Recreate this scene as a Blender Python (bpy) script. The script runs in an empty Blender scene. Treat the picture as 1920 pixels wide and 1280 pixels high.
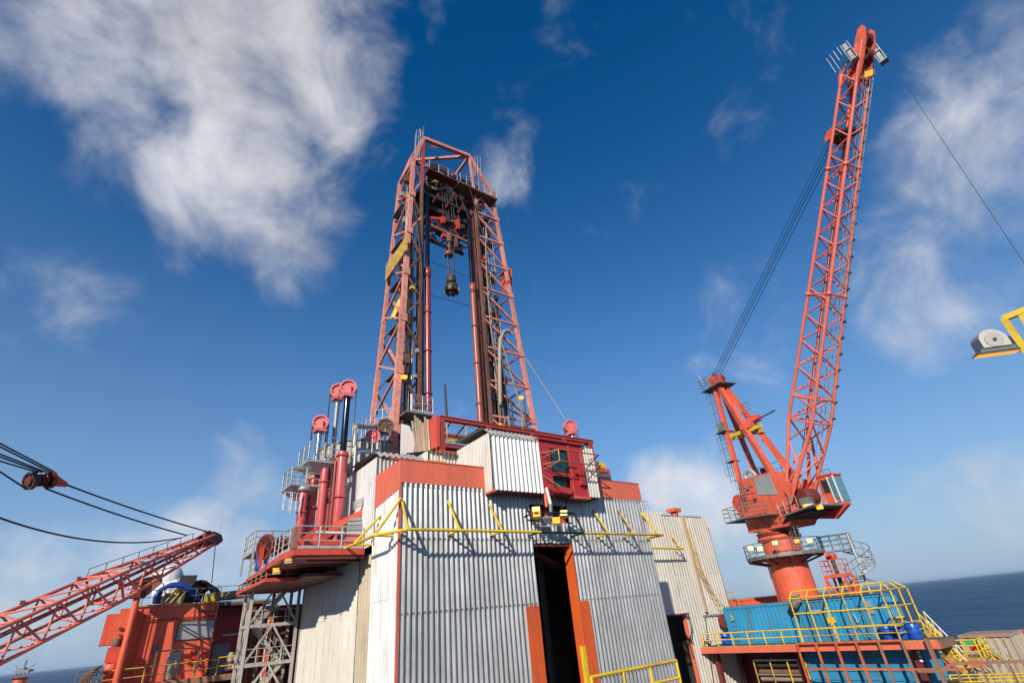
import bpy, bmesh, math, random
from mathutils import Vector as V, Matrix, Quaternion
random.seed(7)
SC = bpy.context.scene
COLL = SC.collection
# ------------------------------------------------------------------ camera
# world axes: +X runs along the front of the drill-floor block, +Y back past its side wall, camera at the origin
FPX, PITCH, ROLL, HEAD = 926.0, math.radians(29.5), math.atan(.1019), math.radians(51.3)
SEA_Z = -34.0
hx, hy = V((math.sin(HEAD), -math.cos(HEAD), 0)), V((math.cos(HEAD), math.sin(HEAD), 0))
Fv = hy * math.cos(PITCH) + V((0, 0, math.sin(PITCH)))
U0 = -hy * math.sin(PITCH) + V((0, 0, math.cos(PITCH)))
Rv = hx * math.cos(ROLL) - U0 * math.sin(ROLL)
Uv = U0 * math.cos(ROLL) + hx * math.sin(ROLL)
cam = bpy.data.cameras.new('camera'); camo = bpy.data.objects.new('camera', cam); COLL.objects.link(camo)
cam.sensor_width = 36; cam.sensor_fit = 'HORIZONTAL'; cam.lens = FPX / 1920 * 36
cam.clip_start = .1; cam.clip_end = 250000
camo.matrix_world = Matrix((Rv, Uv, -Fv)).transposed().to_4x4()
SC.camera = camo
# ------------------------------------------------------------------ sun, sky, exposure
SUN = V((-1.40, -1.0, .86)).normalized()
SUN_EL = math.asin(SUN.z); SUN_AZ = math.atan2(SUN.x, SUN.y)
sl = bpy.data.lights.new('sun', 'SUN'); sl.energy = 4.9; sl.angle = math.radians(.53); sl.color = (1, .93, .82)
so = bpy.data.objects.new('sun', sl); COLL.objects.link(so); so.location = (-20, -20, 60)
so.rotation_euler = SUN.to_track_quat('Z', 'Y').to_euler()
SC.view_settings.view_transform = 'Standard'; SC.view_settings.look = 'None'
SC.view_settings.exposure = 0.0; SC.view_settings.gamma = 1; SC.view_settings.use_curve_mapping = False


def ray(px, py):
    return (Fv * FPX + Rv * (px - 960) - Uv * (py - 640)).normalized()


def P(px, py, x=None, y=None, z=None, hd=None):
    """survey point: sight line through a photo pixel cut with a known vertical or level plane"""
    v = ray(px, py)
    if x is not None: t = x / v.x
    elif y is not None: t = y / v.y
    elif z is not None: t = z / v.z
    else: t = hd / math.hypot(v.x, v.y)
    return v * t


world = bpy.data.worlds.new('World'); SC.world = world; world.use_nodes = True
world.cycles.sampling_method = 'MANUAL'; world.cycles.sample_map_resolution = 256
wt = world.node_tree; wt.nodes.clear()
def wn(t, **k):
    n = wt.nodes.new(t)
    for a, b in k.items(): setattr(n, a, b)
    return n
def wl(a, b): wt.links.new(a, b)
def wmath(op, a, b=None, c=None, clamp=False):
    n = wn('ShaderNodeMath', operation=op, use_clamp=clamp)
    for i, v in enumerate((a, b, c)):
        if v is None: continue
        if isinstance(v, (int, float)): n.inputs[i].default_value = v
        else: wl(v, n.inputs[i])
    return n.outputs[0]
sky = wn('ShaderNodeTexSky', sky_type='NISHITA', sun_disc=False)
sky.sun_elevation = SUN_EL; sky.sun_rotation = SUN_AZ
sky.altitude = 0; sky.air_density = 1.0; sky.dust_density = 0; sky.ozone_density = 6.0
hsv = wn('ShaderNodeHueSaturation'); hsv.inputs['Saturation'].default_value = 1.27; hsv.inputs['Value'].default_value = 1.25
wl(sky.outputs[0], hsv.inputs['Color'])
geo = wn('ShaderNodeNewGeometry')
dirv = wn('ShaderNodeVectorMath', operation='SCALE'); wl(geo.outputs['Incoming'], dirv.inputs[0]); dirv.inputs['Scale'].default_value = -1
sep = wn('ShaderNodeSeparateXYZ'); wl(dirv.outputs[0], sep.inputs[0])
# marine haze thickens towards the horizon all the way round
hz = wmath('POWER', wmath('SUBTRACT', 1.0, wmath('MAXIMUM', sep.outputs[2], 0.0)), 2.7)
hm = wn('ShaderNodeMix', data_type='RGBA'); wl(hz, hm.inputs[0]); wl(hsv.outputs[0], hm.inputs[6]); hm.inputs[7].default_value = (3.5, 4.75, 6.4, 1)
comb = dirv
nz = wn('ShaderNodeTexNoise'); nz.inputs['Scale'].default_value = 6.5; nz.inputs['Detail'].default_value = 7; nz.inputs['Roughness'].default_value = .56
nz.inputs['Distortion'].default_value = .3; wl(comb.outputs[0], nz.inputs['Vector'])
nz2 = wn('ShaderNodeTexNoise'); nz2.inputs['Scale'].default_value = 4.5; nz2.inputs['Detail'].default_value = 2
nz2.inputs['Roughness'].default_value = .5; wl(comb.outputs[0], nz2.inputs['Vector'])
# clouds stand in these directions: (pixel x, pixel y, angular radius deg, strength)
CL = [(110, -30, 13, .5), (330, 20, 13, .95), (490, 70, 13, 1.0), (620, 30, 7, .36), (310, 160, 10, .72), (450, 220, 11, .9), (600, 215, 8.5, .74), (400, 340, 10, .8), (540, 400, 9, .84),
      (190, 550, 5.5, .42), (0, 590, 4.5, .2), (965, 215, 6, .36), (945, 325, 4, .42), (900, 45, 7, .2), (1075, 60, 7, .2), (880, 270, 5, .34),
      (1915, 150, 8.5, .72), (1800, 290, 7.5, .68), (1730, 430, 7.5, .7), (1850, 430, 7, .52), (1655, 520, 5.5, .56), (1755, 565, 7, .66), (1890, 515, 6.5, .52),
      (1235, 895, 4, .85), (1290, 920, 6, 1.0), (1345, 865, 4.4, .65), (1370, 970, 6, .95), (1390, 1060, 5, .7), (1890, 930, 5, .62), (1780, 975, 4.5, .4),
      (470, 893, 5.5, .5), (370, 1005, 4, .9), (435, 1040, 4.5, .85), (260, 1045, 6, .5), (110, 1090, 6, .5)]
cvs = [(ray(a, b), r, s) for a, b, r, s in CL]
rr = random.Random(3)
for k in range(10):   # the same broken cloud carries on round the rest of the sky
    az = HEAD + math.radians(62 + 236 * (k + rr.random()) / 10); el = math.radians(rr.choice((4, 8, 14, 28, 46, 62)) + rr.uniform(-3, 3))
    cvs.append((V((math.cos(az) * math.cos(el), math.sin(az) * math.cos(el), math.sin(el))), rr.uniform(4, 11), rr.uniform(.4, .8)))
acc = None
for d, r, s in cvs:
    dn = wn('ShaderNodeVectorMath', operation='DOT_PRODUCT'); wl(dirv.outputs[0], dn.inputs[0]); dn.inputs[1].default_value = d
    mr = wn('ShaderNodeMapRange', interpolation_type='SMOOTHSTEP'); wl(dn.outputs['Value'], mr.inputs[0])
    mr.inputs[1].default_value = math.cos(math.radians(r * 1.25)); mr.inputs[2].default_value = 1.0
    mr.inputs[3].default_value = 0; mr.inputs[4].default_value = s
    acc = mr.outputs[0] if acc is None else wmath('SMOOTH_MAX', acc, mr.outputs[0], .12)
dens = wmath('ADD', acc, wmath('MULTIPLY', wmath('SUBTRACT', nz.outputs[0], .5), 2.1))
cm = wn('ShaderNodeMapRange', interpolation_type='SMOOTHSTEP'); wl(dens, cm.inputs[0])
cm.inputs[1].default_value = .25; cm.inputs[2].default_value = 1.45; cm.inputs[3].default_value = 0; cm.inputs[4].default_value = .92
# thick parts are whiter, thin parts let the blue through; broad grey undersides
cs = wn('ShaderNodeMapRange'); wl(wmath('ADD', wmath('MULTIPLY', nz2.outputs[0], 1.1), wmath('MULTIPLY', nz.outputs[0], .7)), cs.inputs[0])
cs.inputs[1].default_value = .62; cs.inputs[2].default_value = 1.18; cs.inputs[3].default_value = 5.7; cs.inputs[4].default_value = 8.6
ccol = wn('ShaderNodeVectorMath', operation='SCALE'); ccol.inputs[0].default_value = (1.0, 1.0, 1.03); wl(cs.outputs[0], ccol.inputs['Scale'])
mx = wn('ShaderNodeMix', data_type='RGBA'); wl(cm.outputs[0], mx.inputs[0]); wl(hm.outputs[2], mx.inputs[6]); wl(ccol.outputs[0], mx.inputs[7])
bg = wn('ShaderNodeBackground'); bg.inputs[1].default_value = .1; wl(mx.outputs[2], bg.inputs[0])
wo = wn('ShaderNodeOutputWorld'); wl(bg.outputs[0], wo.inputs[0])

# ------------------------------------------------------------------ materials
MATS = {}
def mat(name, col, rough=.5, metal=0., var=.12, rv=.05, dirt=None, damt=.0, streak=True, emit=0., bump=0., nscale=.8, spec=.5, dthr=.56):
    m = bpy.data.materials.new(name); m.use_nodes = True; MATS[name] = m
    t = m.node_tree; N = t.nodes; b = N['Principled BSDF']
    b.inputs['Metallic'].default_value = metal; b.inputs['Specular IOR Level'].default_value = spec
    def n(ty, **k):
        o = N.new(ty)
        for a, c in k.items(): setattr(o, a, c)
        return o
    g = n('ShaderNodeNewGeometry')
    no = n('ShaderNodeTexNoise'); no.inputs['Scale'].default_value = nscale; no.inputs['Detail'].default_value = 7; no.inputs['Roughness'].default_value = .6
    t.links.new(g.outputs['Position'], no.inputs['Vector'])
    oi = n('ShaderNodeObjectInfo')
    f1 = n('ShaderNodeMapRange'); t.links.new(no.outputs[0], f1.inputs[0])
    f1.inputs[1].default_value = .25; f1.inputs[2].default_value = .75; f1.inputs[3].default_value = 1 - var; f1.inputs[4].default_value = 1 + var
    f2 = n('ShaderNodeMapRange'); t.links.new(oi.outputs['Random'], f2.inputs[0]); f2.inputs[3].default_value = 1 - rv; f2.inputs[4].default_value = 1 + rv
    mu = n('ShaderNodeMath', operation='MULTIPLY'); t.links.new(f1.outputs[0], mu.inputs[0]); t.links.new(f2.outputs[0], mu.inputs[1])
    vs = n('ShaderNodeVectorMath', operation='SCALE'); vs.inputs[0].default_value = col[:3]; t.links.new(mu.outputs[0], vs.inputs['Scale'])
    out = vs.outputs[0]
    if dirt is not None:
        ma = n('ShaderNodeVectorMath', operation='MULTIPLY'); t.links.new(g.outputs['Position'], ma.inputs[0])
        ma.inputs[1].default_value = (2.6, 2.6, .32) if streak else (1.6, 1.6, 1.6)
        n2 = n('ShaderNodeTexNoise'); n2.inputs['Scale'].default_value = 1.6; n2.inputs['Detail'].default_value = 8; n2.inputs['Roughness'].default_value = .68
        t.links.new(ma.outputs[0], n2.inputs['Vector'])
        r = n('ShaderNodeMapRange', interpolation_type='SMOOTHSTEP'); t.links.new(n2.outputs[0], r.inputs[0])
        r.inputs[1].default_value = dthr - .08; r.inputs[2].default_value = dthr + .16; r.inputs[3].default_value = 0; r.inputs[4].default_value = damt
        mi = n('ShaderNodeMix', data_type='RGBA'); t.links.new(r.outputs[0], mi.inputs[0]); t.links.new(out, mi.inputs[6]); mi.inputs[7].default_value = (*dirt, 1)
        out = mi.outputs[2]
    t.links.new(out, b.inputs['Base Color'])
    rr_ = n('ShaderNodeMapRange'); t.links.new(no.outputs[0], rr_.inputs[0]); rr_.inputs[3].default_value = max(.05, rough - .12); rr_.inputs[4].default_value = min(1, rough + .14)
    t.links.new(rr_.outputs[0], b.inputs['Roughness'])
    if bump:
        bn = n('ShaderNodeTexNoise'); bn.inputs['Scale'].default_value = 5; bn.inputs['Detail'].default_value = 4; t.links.new(g.outputs['Position'], bn.inputs['Vector'])
        bu = n('ShaderNodeBump'); bu.inputs['Strength'].default_value = bump; bu.inputs['Distance'].default_value = .02
        t.links.new(bn.outputs[0], bu.inputs['Height']); t.links.new(bu.outputs[0], b.inputs['Normal'])
    if emit:
        b.inputs['Emission Color'].default_value = (*col[:3], 1); b.inputs['Emission Strength'].default_value = emit
    return m
RUST = (.13, .05, .025)
mat('clad', (.385, .385, .38), .34, .35, .09, .10, (.22, .195, .165), .6, bump=.1, dthr=.53)
mat('clad_white', (.74, .73, .69), .5, 0, .06, .07, (.46, .41, .33), .6, dthr=.53)
mat('clad_beige', (.62, .575, .49), .6, 0, .08, .06, (.34, .28, .21), .55)
mat('clad_tan', (.50, .41, .28), .6, 0, .08, .05, (.33, .26, .18), .5)
mat('clad_grey', (.40, .385, .35), .55, .15, .1, .08, (.2, .17, .14), .6)
mat('roof_sheet', (.36, .34, .31), .6, .1, .15, .08, (.22, .15, .1), .6)
mat('band_red', (.74, .155, .085), .6, 0, .08, .04, (.50, .13, .08), .6, dthr=.54)
mat('door_orange', (.66, .105, .02), .5, 0, .1, .04, (.28, .07, .03), .7)
mat('red', (.62, .075, .045), .42, 0, .12, .08, (.24, .06, .035), .6)
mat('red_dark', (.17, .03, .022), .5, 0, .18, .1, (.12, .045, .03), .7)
mat('cabin_red', (.46, .03, .03), .45, 0, .12, .05, (.25, .045, .035), .6)
mat('crane', (.74, .12, .055), .5, 0, .15, .09, (.34, .08, .045), .75, dthr=.53, nscale=1.6)
mat('crane_boom', (.78, .175, .11), .45, 0, .08, .08, (.46, .11, .075), .3, streak=False)
mat('derrick', (.71, .28, .20), .5, 0, .12, .12, (.40, .12, .075), .65, streak=False, dthr=.52)
mat('derrick_red', (.55, .05, .04), .4, 0, .12, .1, (.22, .05, .03), .6)
mat('sheave', (.70, .17, .165), .45, 0, .1, .08, (.40, .10, .08), .5)
mat('ram_red', (.56, .095, .095), .28, 0, .08, .06, (.30, .07, .05), .6)
mat('ram_maroon', (.34, .035, .04), .28, 0, .12, .06, (.18, .05, .04), .6)
mat('ram_brown', (.30, .085, .055), .35, 0, .12, .06, (.16, .06, .04), .6)
mat('rod', (.03, .035, .045), .15, .85, .1, .05)
mat('chrome', (.55, .56, .57), .16, 1, .05, .05)
mat('steel_dark', (.06, .05, .045), .55, .3, .3, .2, RUST, .8, streak=False)
mat('rusty', (.17, .085, .055), .7, .1, .3, .25, (.08, .04, .03), .8, streak=False)
mat('pipe_tan', (.33, .27, .20), .6, .1, .2, .2, (.16, .1, .06), .7, streak=False)
mat('scaffold', (.47, .44, .39), .6, .15, .15, .12, (.26, .17, .11), .7, streak=False)
mat('galv', (.46, .455, .43), .5, .4, .1, .12, (.25, .19, .14), .6, streak=False)
mat('galv_dark', (.20, .20, .19), .55, .4, .2, .15, RUST, .5, streak=False)
mat('white', (.78, .77, .74), .5, 0, .05, .05, (.5, .45, .38), .5)
mat('yellow', (.76, .50, .018), .42, 0, .1, .08, (.34, .18, .05), .65, streak=False)
mat('yellow_dull', (.60, .38, .06), .5, 0, .18, .12, (.26, .13, .05), .8, streak=False, dthr=.5)
mat('amber', (1.0, .42, .04), .3, emit=1.1)
mat('lamp_lit', (1.0, .72, .22), .3, emit=2.0)
mat('black', (.02, .02, .022), .5, 0, .2, .1)
mat('rope', (.03, .03, .035), .6, 0, .1, .1)
mat('rope_blue', (.03, .045, .09), .5, 0, .1, .1)
mat('blue', (.025, .26, .45), .5, 0, .2, .1, (.11, .12, .12), .7, dthr=.53)
mat('blue_barrel', (.01, .09, .42), .35, 0, .1, .1)
mat('blue_hose', (.012, .06, .35), .4, 0, .1, .1)
mat('orange_frame', (.62, .13, .035), .5, 0, .12, .1, (.28, .11, .06), .8, streak=False, dthr=.5)
mat('brown_frame', (.30, .15, .09), .6, 0, .15, .1, (.20, .09, .05), .7, streak=False)
mat('con_beige', (.42, .36, .26), .6, 0, .1, .05, (.24, .16, .1), .6)
mat('con_roof', (.36, .22, .15), .65, 0, .1, .05, (.22, .12, .08), .6)
mat('plate_grey', (.36, .36, .35), .5, .2, .1, .05, (.22, .2, .18), .5)
mat('gantry_red', (.38, .045, .04), .45, 0, .14, .1, (.2, .07, .045), .6)
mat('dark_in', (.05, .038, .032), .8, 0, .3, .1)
mat('deck', (.10, .085, .075), .8, 0, .3, 0, RUST, .6, streak=False)
mat('tarp', (.52, .50, .46), .8, 0, .15, .1, bump=.6)
mat('grn', (.02, .35, .12), .5); mat('bright_red', (.62, .03, .02), .4); mat('wood', (.50, .40, .26), .7, 0, .2, .2, (.3, .2, .12), .6)
gm = mat('glass', (.015, .045, .05), .06, 0, .2, 0)
gm.node_tree.nodes['Principled BSDF'].inputs['Specular IOR Level'].default_value = .8
mat('lamp_grey', (.42, .40, .36), .6, .1, .12, .05, (.25, .22, .18), .6, streak=False)
mat('glass_cab', (.10, .24, .30), .08, 0, .1, 0)

# ------------------------------------------------------------------ builders
WM = {}
MC = {}
def _link(o, parent):
    COLL.objects.link(o)
    if parent is not None:
        o.parent = parent; o.matrix_parent_inverse = WM[parent].inverted()
    return o
def thing(name, label, cat, loc=(0, 0, 0), group=None, kind=None):
    o = bpy.data.objects.new(name, None); o.empty_display_size = .3
    M = Matrix.Translation(V(loc)); o.matrix_basis = M; WM[o] = M; COLL.objects.link(o)
    o['label'] = label; o['category'] = cat
    if group: o['group'] = group
    return o
def tag(o, label, cat, group=None):
    o['label'] = label; o['category'] = cat
    if group: o['group'] = group
    return o
def place(name, me, M, parent):
    o = bpy.data.objects.new(name, me); _link(o, parent); o.matrix_basis = M; WM[o] = M
    return o
def unit(kind, m):
    k = (kind, m)
    if k in MC: return MC[k]
    me = bpy.data.meshes.new(kind); bm = bmesh.new()
    if kind == 'rod_shape' or kind == 'drum_shape':
        n = 10 if kind == 'rod_shape' else 28
        bmesh.ops.create_cone(bm, cap_ends=True, segments=n, radius1=1, radius2=1, depth=1, matrix=Matrix.Translation((0, 0, .5)))
        for f in bm.faces: f.smooth = len(f.verts) == 4
    else:
        bmesh.ops.create_cube(bm, size=1, matrix=Matrix.Translation((0, 0, .5)))
    bm.to_mesh(me); bm.free(); me.materials.append(MATS[m]); MC[k] = me
    return me
def axis_m(a, b, rx, ry, roll=0.):
    d = b - a; L = d.length
    q = d.to_track_quat('Z', 'Y')
    if abs(d.normalized().z) < .995:   # keep box sections upright
        z = d.normalized(); xx = V((0, 0, 1)).cross(z).normalized(); yy = z.cross(xx)
        R = Matrix((xx, yy, z)).transposed().to_4x4()
    else:                              # near-upright members keep square to the world axes
        z = d.normalized(); xx = (V((1, 0, 0)) - z * z.x).normalized(); yy = z.cross(xx)
        R = Matrix((xx, yy, z)).transposed().to_4x4()
    if roll: R = R @ Matrix.Rotation(roll, 4, 'Z')
    return Matrix.Translation(a) @ R @ Matrix.Diagonal((rx, ry, L, 1))
def bar(name, a, b, r, m, parent):
    return place(name, unit('rod_shape', m), axis_m(V(a), V(b), r, r), parent)
def drum(name, a, b, r, m, parent):
    return place(name, unit('drum_shape', m), axis_m(V(a), V(b), r, r), parent)
def beam(name, a, b, w, h, m, parent, roll=0.):
    """rectangular section, w across, h up"""
    return place(name, unit('block_shape', m), axis_m(V(a), V(b), w, h, roll), parent)
def box(name, lo, hi, m, parent):
    lo, hi = V(lo), V(hi); d = hi - lo
    M = Matrix.Translation(((lo.x + hi.x) / 2, (lo.y + hi.y) / 2, lo.z)) @ Matrix.Diagonal((d.x, d.y, d.z, 1))
    return place(name, unit('block_shape', m), M, parent)
def mesh(name, vs, fs, m, parent, smooth=False):
    me = bpy.data.meshes.new(name); vs = [V(v) for v in vs]
    o0 = WM[parent].translation if parent is not None else V((0, 0, 0))
    me.from_pydata([tuple(v - o0) for v in vs], [], fs); me.materials.append(MATS[m])
    bm = bmesh.new(); bm.from_mesh(me); bmesh.ops.recalc_face_normals(bm, faces=bm.faces); bm.to_mesh(me); bm.free()
    if smooth: me.shade_smooth()
    return place(name, me, Matrix.Translation(o0), parent)
class MB:
    def __init__(s): s.v = []; s.f = []
    def add(s, vs, fs):
        k = len(s.v); s.v += [V(v) for v in vs]; s.f += [[i + k for i in f] for f in fs]; return s
    def bar(s, a, b, r, n=6):
        a, b = V(a), V(b); M = axis_m(a, b, r, r); vs = []
        for zz in (0, 1):
            for i in range(n): vs.append(M @ V((math.cos(2 * math.pi * i / n), math.sin(2 * math.pi * i / n), zz)))
        fs = [[i, (i + 1) % n, n + (i + 1) % n, n + i] for i in range(n)] + [list(range(n))[::-1], list(range(n, 2 * n))]
        return s.add(vs, fs)
    def beam(s, a, b, w, h, roll=0.):
        M = axis_m(V(a), V(b), w, h, roll)
        vs = [M @ V((x, y, z)) for z in (0, 1) for x, y in ((-.5, -.5), (.5, -.5), (.5, .5), (-.5, .5))]
        return s.add(vs, [[3, 2, 1, 0], [4, 5, 6, 7], [0, 1, 5, 4], [1, 2, 6, 5], [2, 3, 7, 6], [3, 0, 4, 7]])
    def box(s, lo, hi):
        x0, y0, z0 = lo; x1, y1, z1 = hi
        return s.add([(x0, y0, z0), (x1, y0, z0), (x1, y1, z0), (x0, y1, z0), (x0, y0, z1), (x1, y0, z1), (x1, y1, z1), (x0, y1, z1)],
                     [[3, 2, 1, 0], [4, 5, 6, 7], [0, 1, 5, 4], [1, 2, 6, 5], [2, 3, 7, 6], [3, 0, 4, 7]])
    def tube(s, pts, r, n=6):
        for a, b in zip(pts[:-1], pts[1:]): s.bar(a, b, r, n)
        return s
    def build(s, name, m, parent, smooth=False): return mesh(name, s.v, s.f, m, parent, smooth)
def curve_tube(name, pts, r, m, parent, res=8, n=16):
    """smooth bent tube through points as one mesh"""
    pts = [V(p) for p in pts]; out = []
    for i in range(len(pts) - 1):
        p0 = pts[max(i - 1, 0)]; p1 = pts[i]; p2 = pts[i + 1]; p3 = pts[min(i + 2, len(pts) - 1)]
        for k in range(n if len(pts) < 4 else 6):
            t = k / (n if len(pts) < 4 else 6)
            out.append(.5 * ((2 * p1) + (p2 - p0) * t + (2 * p0 - 5 * p1 + 4 * p2 - p3) * t * t + (3 * p1 - p0 - 3 * p2 + p3) * t ** 3))
    out.append(pts[-1]); vs = []; fs = []
    for i, p in enumerate(out):
        d = (out[min(i + 1, len(out) - 1)] - out[max(i - 1, 0)]).normalized()
        up = V((0, 0, 1)) if abs(d.z) < .9 else V((1, 0, 0))
        a = d.cross(up).normalized(); b = d.cross(a)
        for k in range(res): vs.append(p + (a * math.cos(2 * math.pi * k / res) + b * math.sin(2 * math.pi * k / res)) * r)
    for i in range(len(out) - 1):
        for k in range(res): fs.append([i * res + k, i * res + (k + 1) % res, (i + 1) * res + (k + 1) % res, (i + 1) * res + k])
    fs.append(list(range(res))); fs.append([len(vs) - res + k for k in range(res)])
    return mesh(name, vs, fs, m, parent, True)
def corr_mesh(nw, pitch, depth, h, m, prof='sin'):
    k = ('corr', nw, round(pitch, 4), round(depth, 4), round(h, 3), m, prof)
    if k in MC: return MC[k]
    xs = []
    for i in range(nw):
        if prof == 'sin':
            for j in range(10): t = j / 10; xs.append(((i + t) * pitch, -depth / 2 * math.cos(2 * math.pi * t)))
        else:
            for t, d in ((0, -1), (.34, -1), (.46, 1), (.88, 1)): xs.append(((i + t) * pitch, d * depth / 2))
    xs.append((nw * pitch, -depth / 2))
    vs = [(x, y, 0) for x, y in xs] + [(x, y, h) for x, y in xs]; n = len(xs)
    fs = [[i, i + 1, n + i + 1, n + i] for i in range(n - 1)]
    me = bpy.data.meshes.new('sheet'); me.from_pydata(vs, [], fs); me.materials.append(MATS[m])
    if prof == 'sin': me.shade_smooth()
    MC[k] = me
    return me
def sheets(parent, o, u, length, v, height, m, pitch=.25, depth=.095, per=4, rows=None, prof='sin', name='cladding_sheet', mats=None):
    """lay single corrugated sheets side by side: o corner, u along, v up; outward is v x u... the side the camera sees"""
    o, u, v = V(o), V(u).normalized(), V(v).normalized(); nrm = v.cross(u)   # inward normal = local +y
    n = max(1, round(length / (per * pitch))); w = length / n; pt = w / per
    rows = rows or [0, height]; res = []
    for r in range(len(rows) - 1):
        for i in range(n):
            mm = m if mats is None else mats(i, r)
            me = corr_mesh(per, pt, depth, rows[r + 1] - rows[r] + (.04 if r + 1 < len(rows) - 1 else 0), mm, prof)
            R = Matrix((u, nrm, v)).transposed().to_4x4()
            jit = random.uniform(-.004, .004)
            tw = Matrix.Rotation(random.uniform(-.0025, .0025), 4, 'Y')
            M = Matrix.Translation(o + u * (i * w) + v * rows[r] + nrm * (jit - .012 * r)) @ R @ tw
            res.append(place(name, me, M, parent))
    return res
def railing(parent, pts, h, m, r=.022, gap=1.1, mids=(.52,), post_r=None, toe=0, joined=None, closed=False):
    pts = [V(p) for p in pts]
    if closed: pts = pts + [pts[0]]
    mb = MB() if joined else None
    def put(nm, a, b, rr):
        if mb: mb.bar(a, b, rr, 5)
        else: bar(nm, a, b, rr, m, parent)
    up = V((0, 0, h)); pr = post_r or r
    for i, (a, b) in enumerate(zip(pts[:-1], pts[1:])):
        put('rail', a + up, b + up, r)
        for q in mids: put('rail', a + up * q, b + up * q, r * .85)
        L = (b - a).length; n = max(1, round(L / gap))
        for k in range(n + (1 if i == len(pts) - 2 and not closed else 0)):
            p = a + (b - a) * (k / n); put('post', p, p + up, pr)
        if toe:
            d = b - a
            if mb: mb.beam(a + V((0, 0, toe / 2)), b + V((0, 0, toe / 2)), .012, toe)
            else: beam('toe_board', a + V((0, 0, toe / 2)), b + V((0, 0, toe / 2)), .012, toe, m, parent)
    if mb: return mb.build('railing', m, parent)
def ladder(parent, a, b, w, m, side=(1, 0, 0), cage=0., cage_dir=(0, -1, 0), name='ladder', r=.025, step=.35):
    a, b, s = V(a), V(b), V(side).normalized() * w / 2; mb = MB()
    mb.bar(a - s, b - s, r, 5); mb.bar(a + s, b + s, r, 5)
    n = int((b - a).length / step)
    for i in range(n): p = a + (b - a) * ((i + .5) / n); mb.bar(p - s, p + s, r * .7, 4)
    if cage:
        c = V(cage_dir).normalized() * cage; ax = (b - a)
        hoops = max(2, int(ax.length / 1.1))
        prev = None
        for i in range(hoops + 1):
            p = a + ax * (.08 + .92 * i / hoops)
            ring = [p - s, p - s * 1.3 + c * .6, p - s * .7 + c, p + s * .7 + c, p + s * 1.3 + c * .6, p + s]
            mb.tube(ring, r * .6, 4)
            if prev:
                for k in (1, 2, 3, 4): mb.bar(prev[k], ring[k], r * .5, 4)
            prev = ring
    return mb.build(name, m, parent)
def zigzag(parent, A, B, n, r, m, name='brace', cross=False, flip=False, sq=None):
    """A(t), B(t): chord points for t 0..1"""
    for i in range(n):
        t0, t1 = i / n, (i + 1) / n
        a, b = (A, B) if (i % 2 == 0) != flip else (B, A)
        if sq: beam(name, a(t0), b(t1), sq, sq, m, parent)
        else: bar(name, a(t0), b(t1), r, m, parent)
        if cross: bar(name, b(t0), a(t1), r, m, parent)
def lerp(a, b): a, b = V(a), V(b); return lambda t: a + (b - a) * t
def struct(o): o['kind'] = 'structure'; return o
def sheave_mesh(parent, c, ax, R, w, m, name='sheave', spokes=4, web=True):
    """spoked wheel with a grooved rim"""
    c, ax = V(c), V(ax).normalized(); up = V((0, 0, 1)); s = ax.cross(up).normalized(); up = s.cross(ax)
    prof = [(.80, -.5), (1.0, -.5), (.95, -.1), (.95, .1), (1.0, .5), (.80, .5)]; n = 28; vs = []; fs = []
    for i in range(n):
        a = 2 * math.pi * i / n; d = s * math.cos(a) + up * math.sin(a)
        for rr_, ww in prof: vs.append(c + d * R * rr_ + ax * w * ww)
    k = len(prof)
    for i in range(n):
        for j in range(k): fs.append([i * k + j, ((i + 1) % n) * k + j, ((i + 1) % n) * k + (j + 1) % k, i * k + (j + 1) % k])
    mb = MB().add(vs, fs)
    for i in range(spokes):
        a = 2 * math.pi * i / spokes + math.pi / 2; d = s * math.cos(a) + up * math.sin(a)
        mb.beam(c, c + d * R * .84, R * .16, w * .6) if abs(d.z) < .99 else mb.beam(c, c + d * R * .84, R * .16, R * .16)
    n = 12; vs = [c + (s * math.cos(2 * math.pi * i / n) + up * math.sin(2 * math.pi * i / n)) * R * .22 + ax * q * w * .6 for q in (-1, 1) for i in range(n)]
    mb.add(vs, [[i, (i + 1) % n, n + (i + 1) % n, n + i] for i in range(n)] + [list(range(n)), list(range(n, 2 * n))])
    # thin web disc
    vs = [c + (s * math.cos(2 * math.pi * i / 28) + up * math.sin(2 * math.pi * i / 28)) * R * .83 for i in range(28)]
    if web: mb.add(vs, [list(range(28))])
    return mb.build(name, m, parent)
def floodlight(name, label, c, aim, size, lit, group, housing='galv_dark', stand=None):
    c, aim = V(c), V(aim).normalized(); t = thing(name, label, 'floodlight', c, group)
    up = V((0, 0, 1)); s = aim.cross(up).normalized(); u = s.cross(aim)
    fr = [c + s * (x * size * .62) + u * (y * size * .45) for x, y in ((-1, -1), (1, -1), (1, 1), (-1, 1))]
    bk = [c - aim * size * .5 + s * (x * size * .34) + u * (y * size * .26) for x, y in ((-1, -1), (1, -1), (1, 1), (-1, 1))]
    HOUS = mesh('housing', fr + bk, [[4, 5, 6, 7], [0, 1, 5, 4], [1, 2, 6, 5], [2, 3, 7, 6], [3, 0, 4, 7]], housing, t)
    g = [c + aim * .012 + (p - c) * .86 for p in fr]
    g2 = [p - aim * .02 for p in g]
    mesh('lens', g + g2, [[0, 1, 2, 3], [0, 1, 5, 4], [1, 2, 6, 5], [2, 3, 7, 6], [3, 0, 4, 7]], lit, HOUS)
    mb = MB(); mb.beam(c - s * size * .68 - aim * size * .2, c - s * size * .68 - up * size * .7 - aim * size * .2, .04, .03)
    mb.beam(c + s * size * .68 - aim * size * .2, c + s * size * .68 - up * size * .7 - aim * size * .2, .04, .03)
    mb.beam(c - s * size * .7 - up * size * .7 - aim * size * .2, c + s * size * .7 - up * size * .7 - aim * size * .2, .04, .03)
    mb.build('bracket', housing, HOUS)
    return t

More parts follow.
